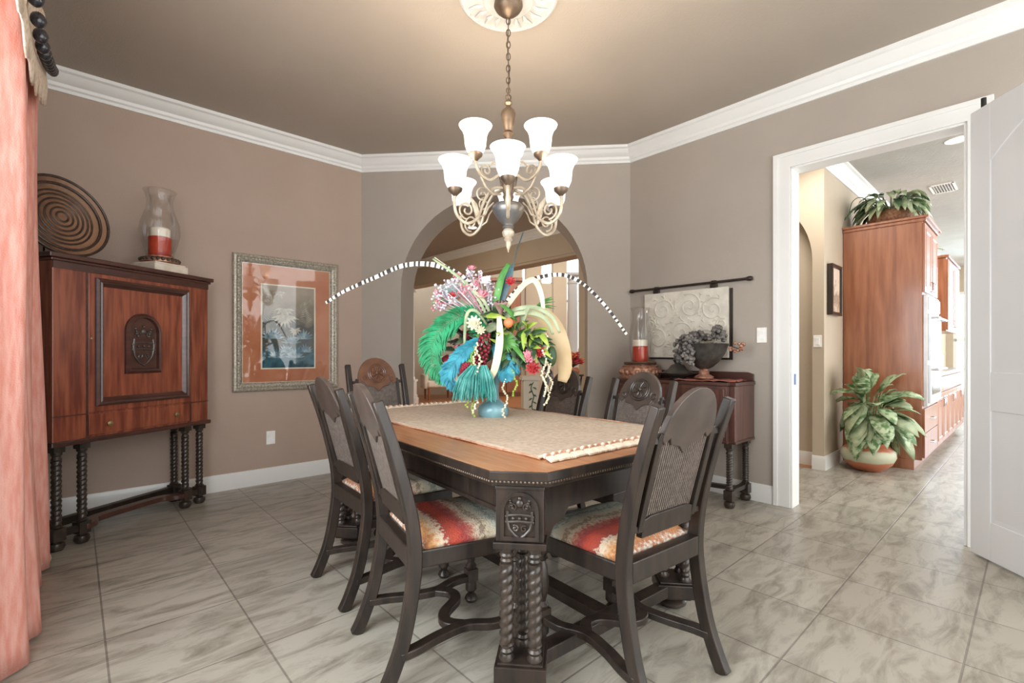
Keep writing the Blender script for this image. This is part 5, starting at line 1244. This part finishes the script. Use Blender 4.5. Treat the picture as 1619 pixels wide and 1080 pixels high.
b = MB(); frame(b, -.27, .27, -.33, .33, 0, 0, [(0, 0), (0, .04), (.06, .04), (.06, .02)]); b.build('frame', m_brass, lp_, angle=20); b = MB(); b.bz(-.22, .22, -.02, 0, -.28, .28); b.build('print', ramp_mat('teal_landscape', [(0, (.05, .12, .14)), (.5, (.22, .42, .47)), (1, (.6, .72, .74))], 2, 1.6, .3, .5, 6), lp_, smooth=False)
wu = thing('wall_unit', 'tall dark wood wall unit against the far living room wall', 'wall unit', (-.02, LY - .25, 0))
b = MB(); b.bz(-.52, .26, -.24, .24, 0, 3.05); b.build('case', M('brown_wall_unit_wood', (.13, .05, .025), .4, col2=(.2, .085, .045), scale=4), wu, bevel=.01, smooth=False)
b = MB(); b.bz(-.56, .30, -.28, .24, 3.05, 3.14); b.build('cornice', m_cherry, wu, bevel=.01, smooth=False)
for x0, x1 in ((-.50, -.14), (-.12, .24)):
    for z0, z1 in ((.1, 1.0), (1.06, 2.98)): b = MB(); b.bz(x0, x1, -.262, -.24, z0, z1); b.build('door', m_cherry, wu, bevel=.008, smooth=False)
cs = thing('console_table', 'low orange wood console in the living room left of the wall unit', 'console', (-1.05, 12.3, 0))
b = MB(); b.bz(-.5, .5, -.2, .2, .80, .84); b.build('top', m_orleg, cs, bevel=.006, smooth=False); b = MB(); b.bz(-.46, .46, -.18, .18, .15, .80); b.build('body', m_orleg, cs, bevel=.006, smooth=False)
for x in (-.42, .42): b = MB(); b.bz(x - .03, x + .03, -.17, .17, 0, .15); b.build('leg', m_orleg, cs, smooth=False)
pd = thing('white_pedestal', 'white square pedestal with a painted vine, seen under the arch', 'pedestal', (.22, 6.0, 0), .15)
b = MB(); b.bz(-.095, .095, -.095, .095, 0, .80); b.bz(-.11, .11, -.11, .11, 0, .08); b.bz(-.115, .115, -.115, .115, .80, .85); b.build('plinth', m_cream, pd, bevel=.004, smooth=False)
b = MB(); b.tube(bez([(.03, -.098, .78), (.0, -.098, .70), (.035, -.098, .60), (.01, -.098, .5), (.03, -.098, .38)], 20), .005, 5)
for k in range(9): z = .76 - .045 * k; s = 1 if k % 2 else -1; b.blade([(.02, -.099, z), (.02 + s * .03, -.101, z - .012), (.02 + s * .05, -.100, z - .03)], [.006, .022, .003], up=(0, -1, 0))
b.build('painted_vine', m_leafd, pd)
def bouquet(label, loc, r, n, seed, h):
    t = thing('red_flowers', label, 'flowers', loc); q = random.Random(seed)
    b = MB(); b.lathe([(.001, 0), (.07, 0), (.09, h * .5), (.06, h), (.001, h - .02)], n=16); b.build('pot', m_terra, t)
    for k in range(n):
        a = q.uniform(0, 6.28); c = Vector((r * q.random() * cos(a), r * q.random() * sin(a), h + .05 + q.uniform(0, r))); b = MB()
        for m in range(7):
            an = m * .9; d = Vector((cos(an), sin(an) * .6 - .4, .4 * sin(an * 2))).normalized(); b.blade([c, c + d * .035, c + d * .07], [.01, .035, .004], up=(0, -1, .4))
        b.build('flower', m_ruby if k % 3 else m_orange, t, solid=.001)
    for k in range(8):
        a = q.uniform(0, 6.28); c = Vector((0, 0, h)); d = Vector((cos(a), sin(a), .6)).normalized(); b = MB(); b.blade([c, c + d * r * .6, c + d * r * 1.2], [.01, .05, .004]); b.build('leaf', m_leafd, t, solid=.001)
st = thing('plant_stand', 'slim dark plant stand under the red flowers in the foyer', 'plant stand', (.79, 6.2, 0))
b = MB(); b.lathe([(.14, .84), (.14, .86)], n=20); b.build('top', m_dark, st)
for k in range(3): a = k * 2.1; b = MB(); b.tube([(.11 * cos(a), .11 * sin(a), .845), (.05 * cos(a), .05 * sin(a), .4), (.15 * cos(a), .15 * sin(a), .012)], .011, 6); b.build('leg', m_dark, st)
bouquet('red flowers in a pot on a slim stand behind the right side dining chair', (.79, 6.2, .861), .12, 14, 5, .09)
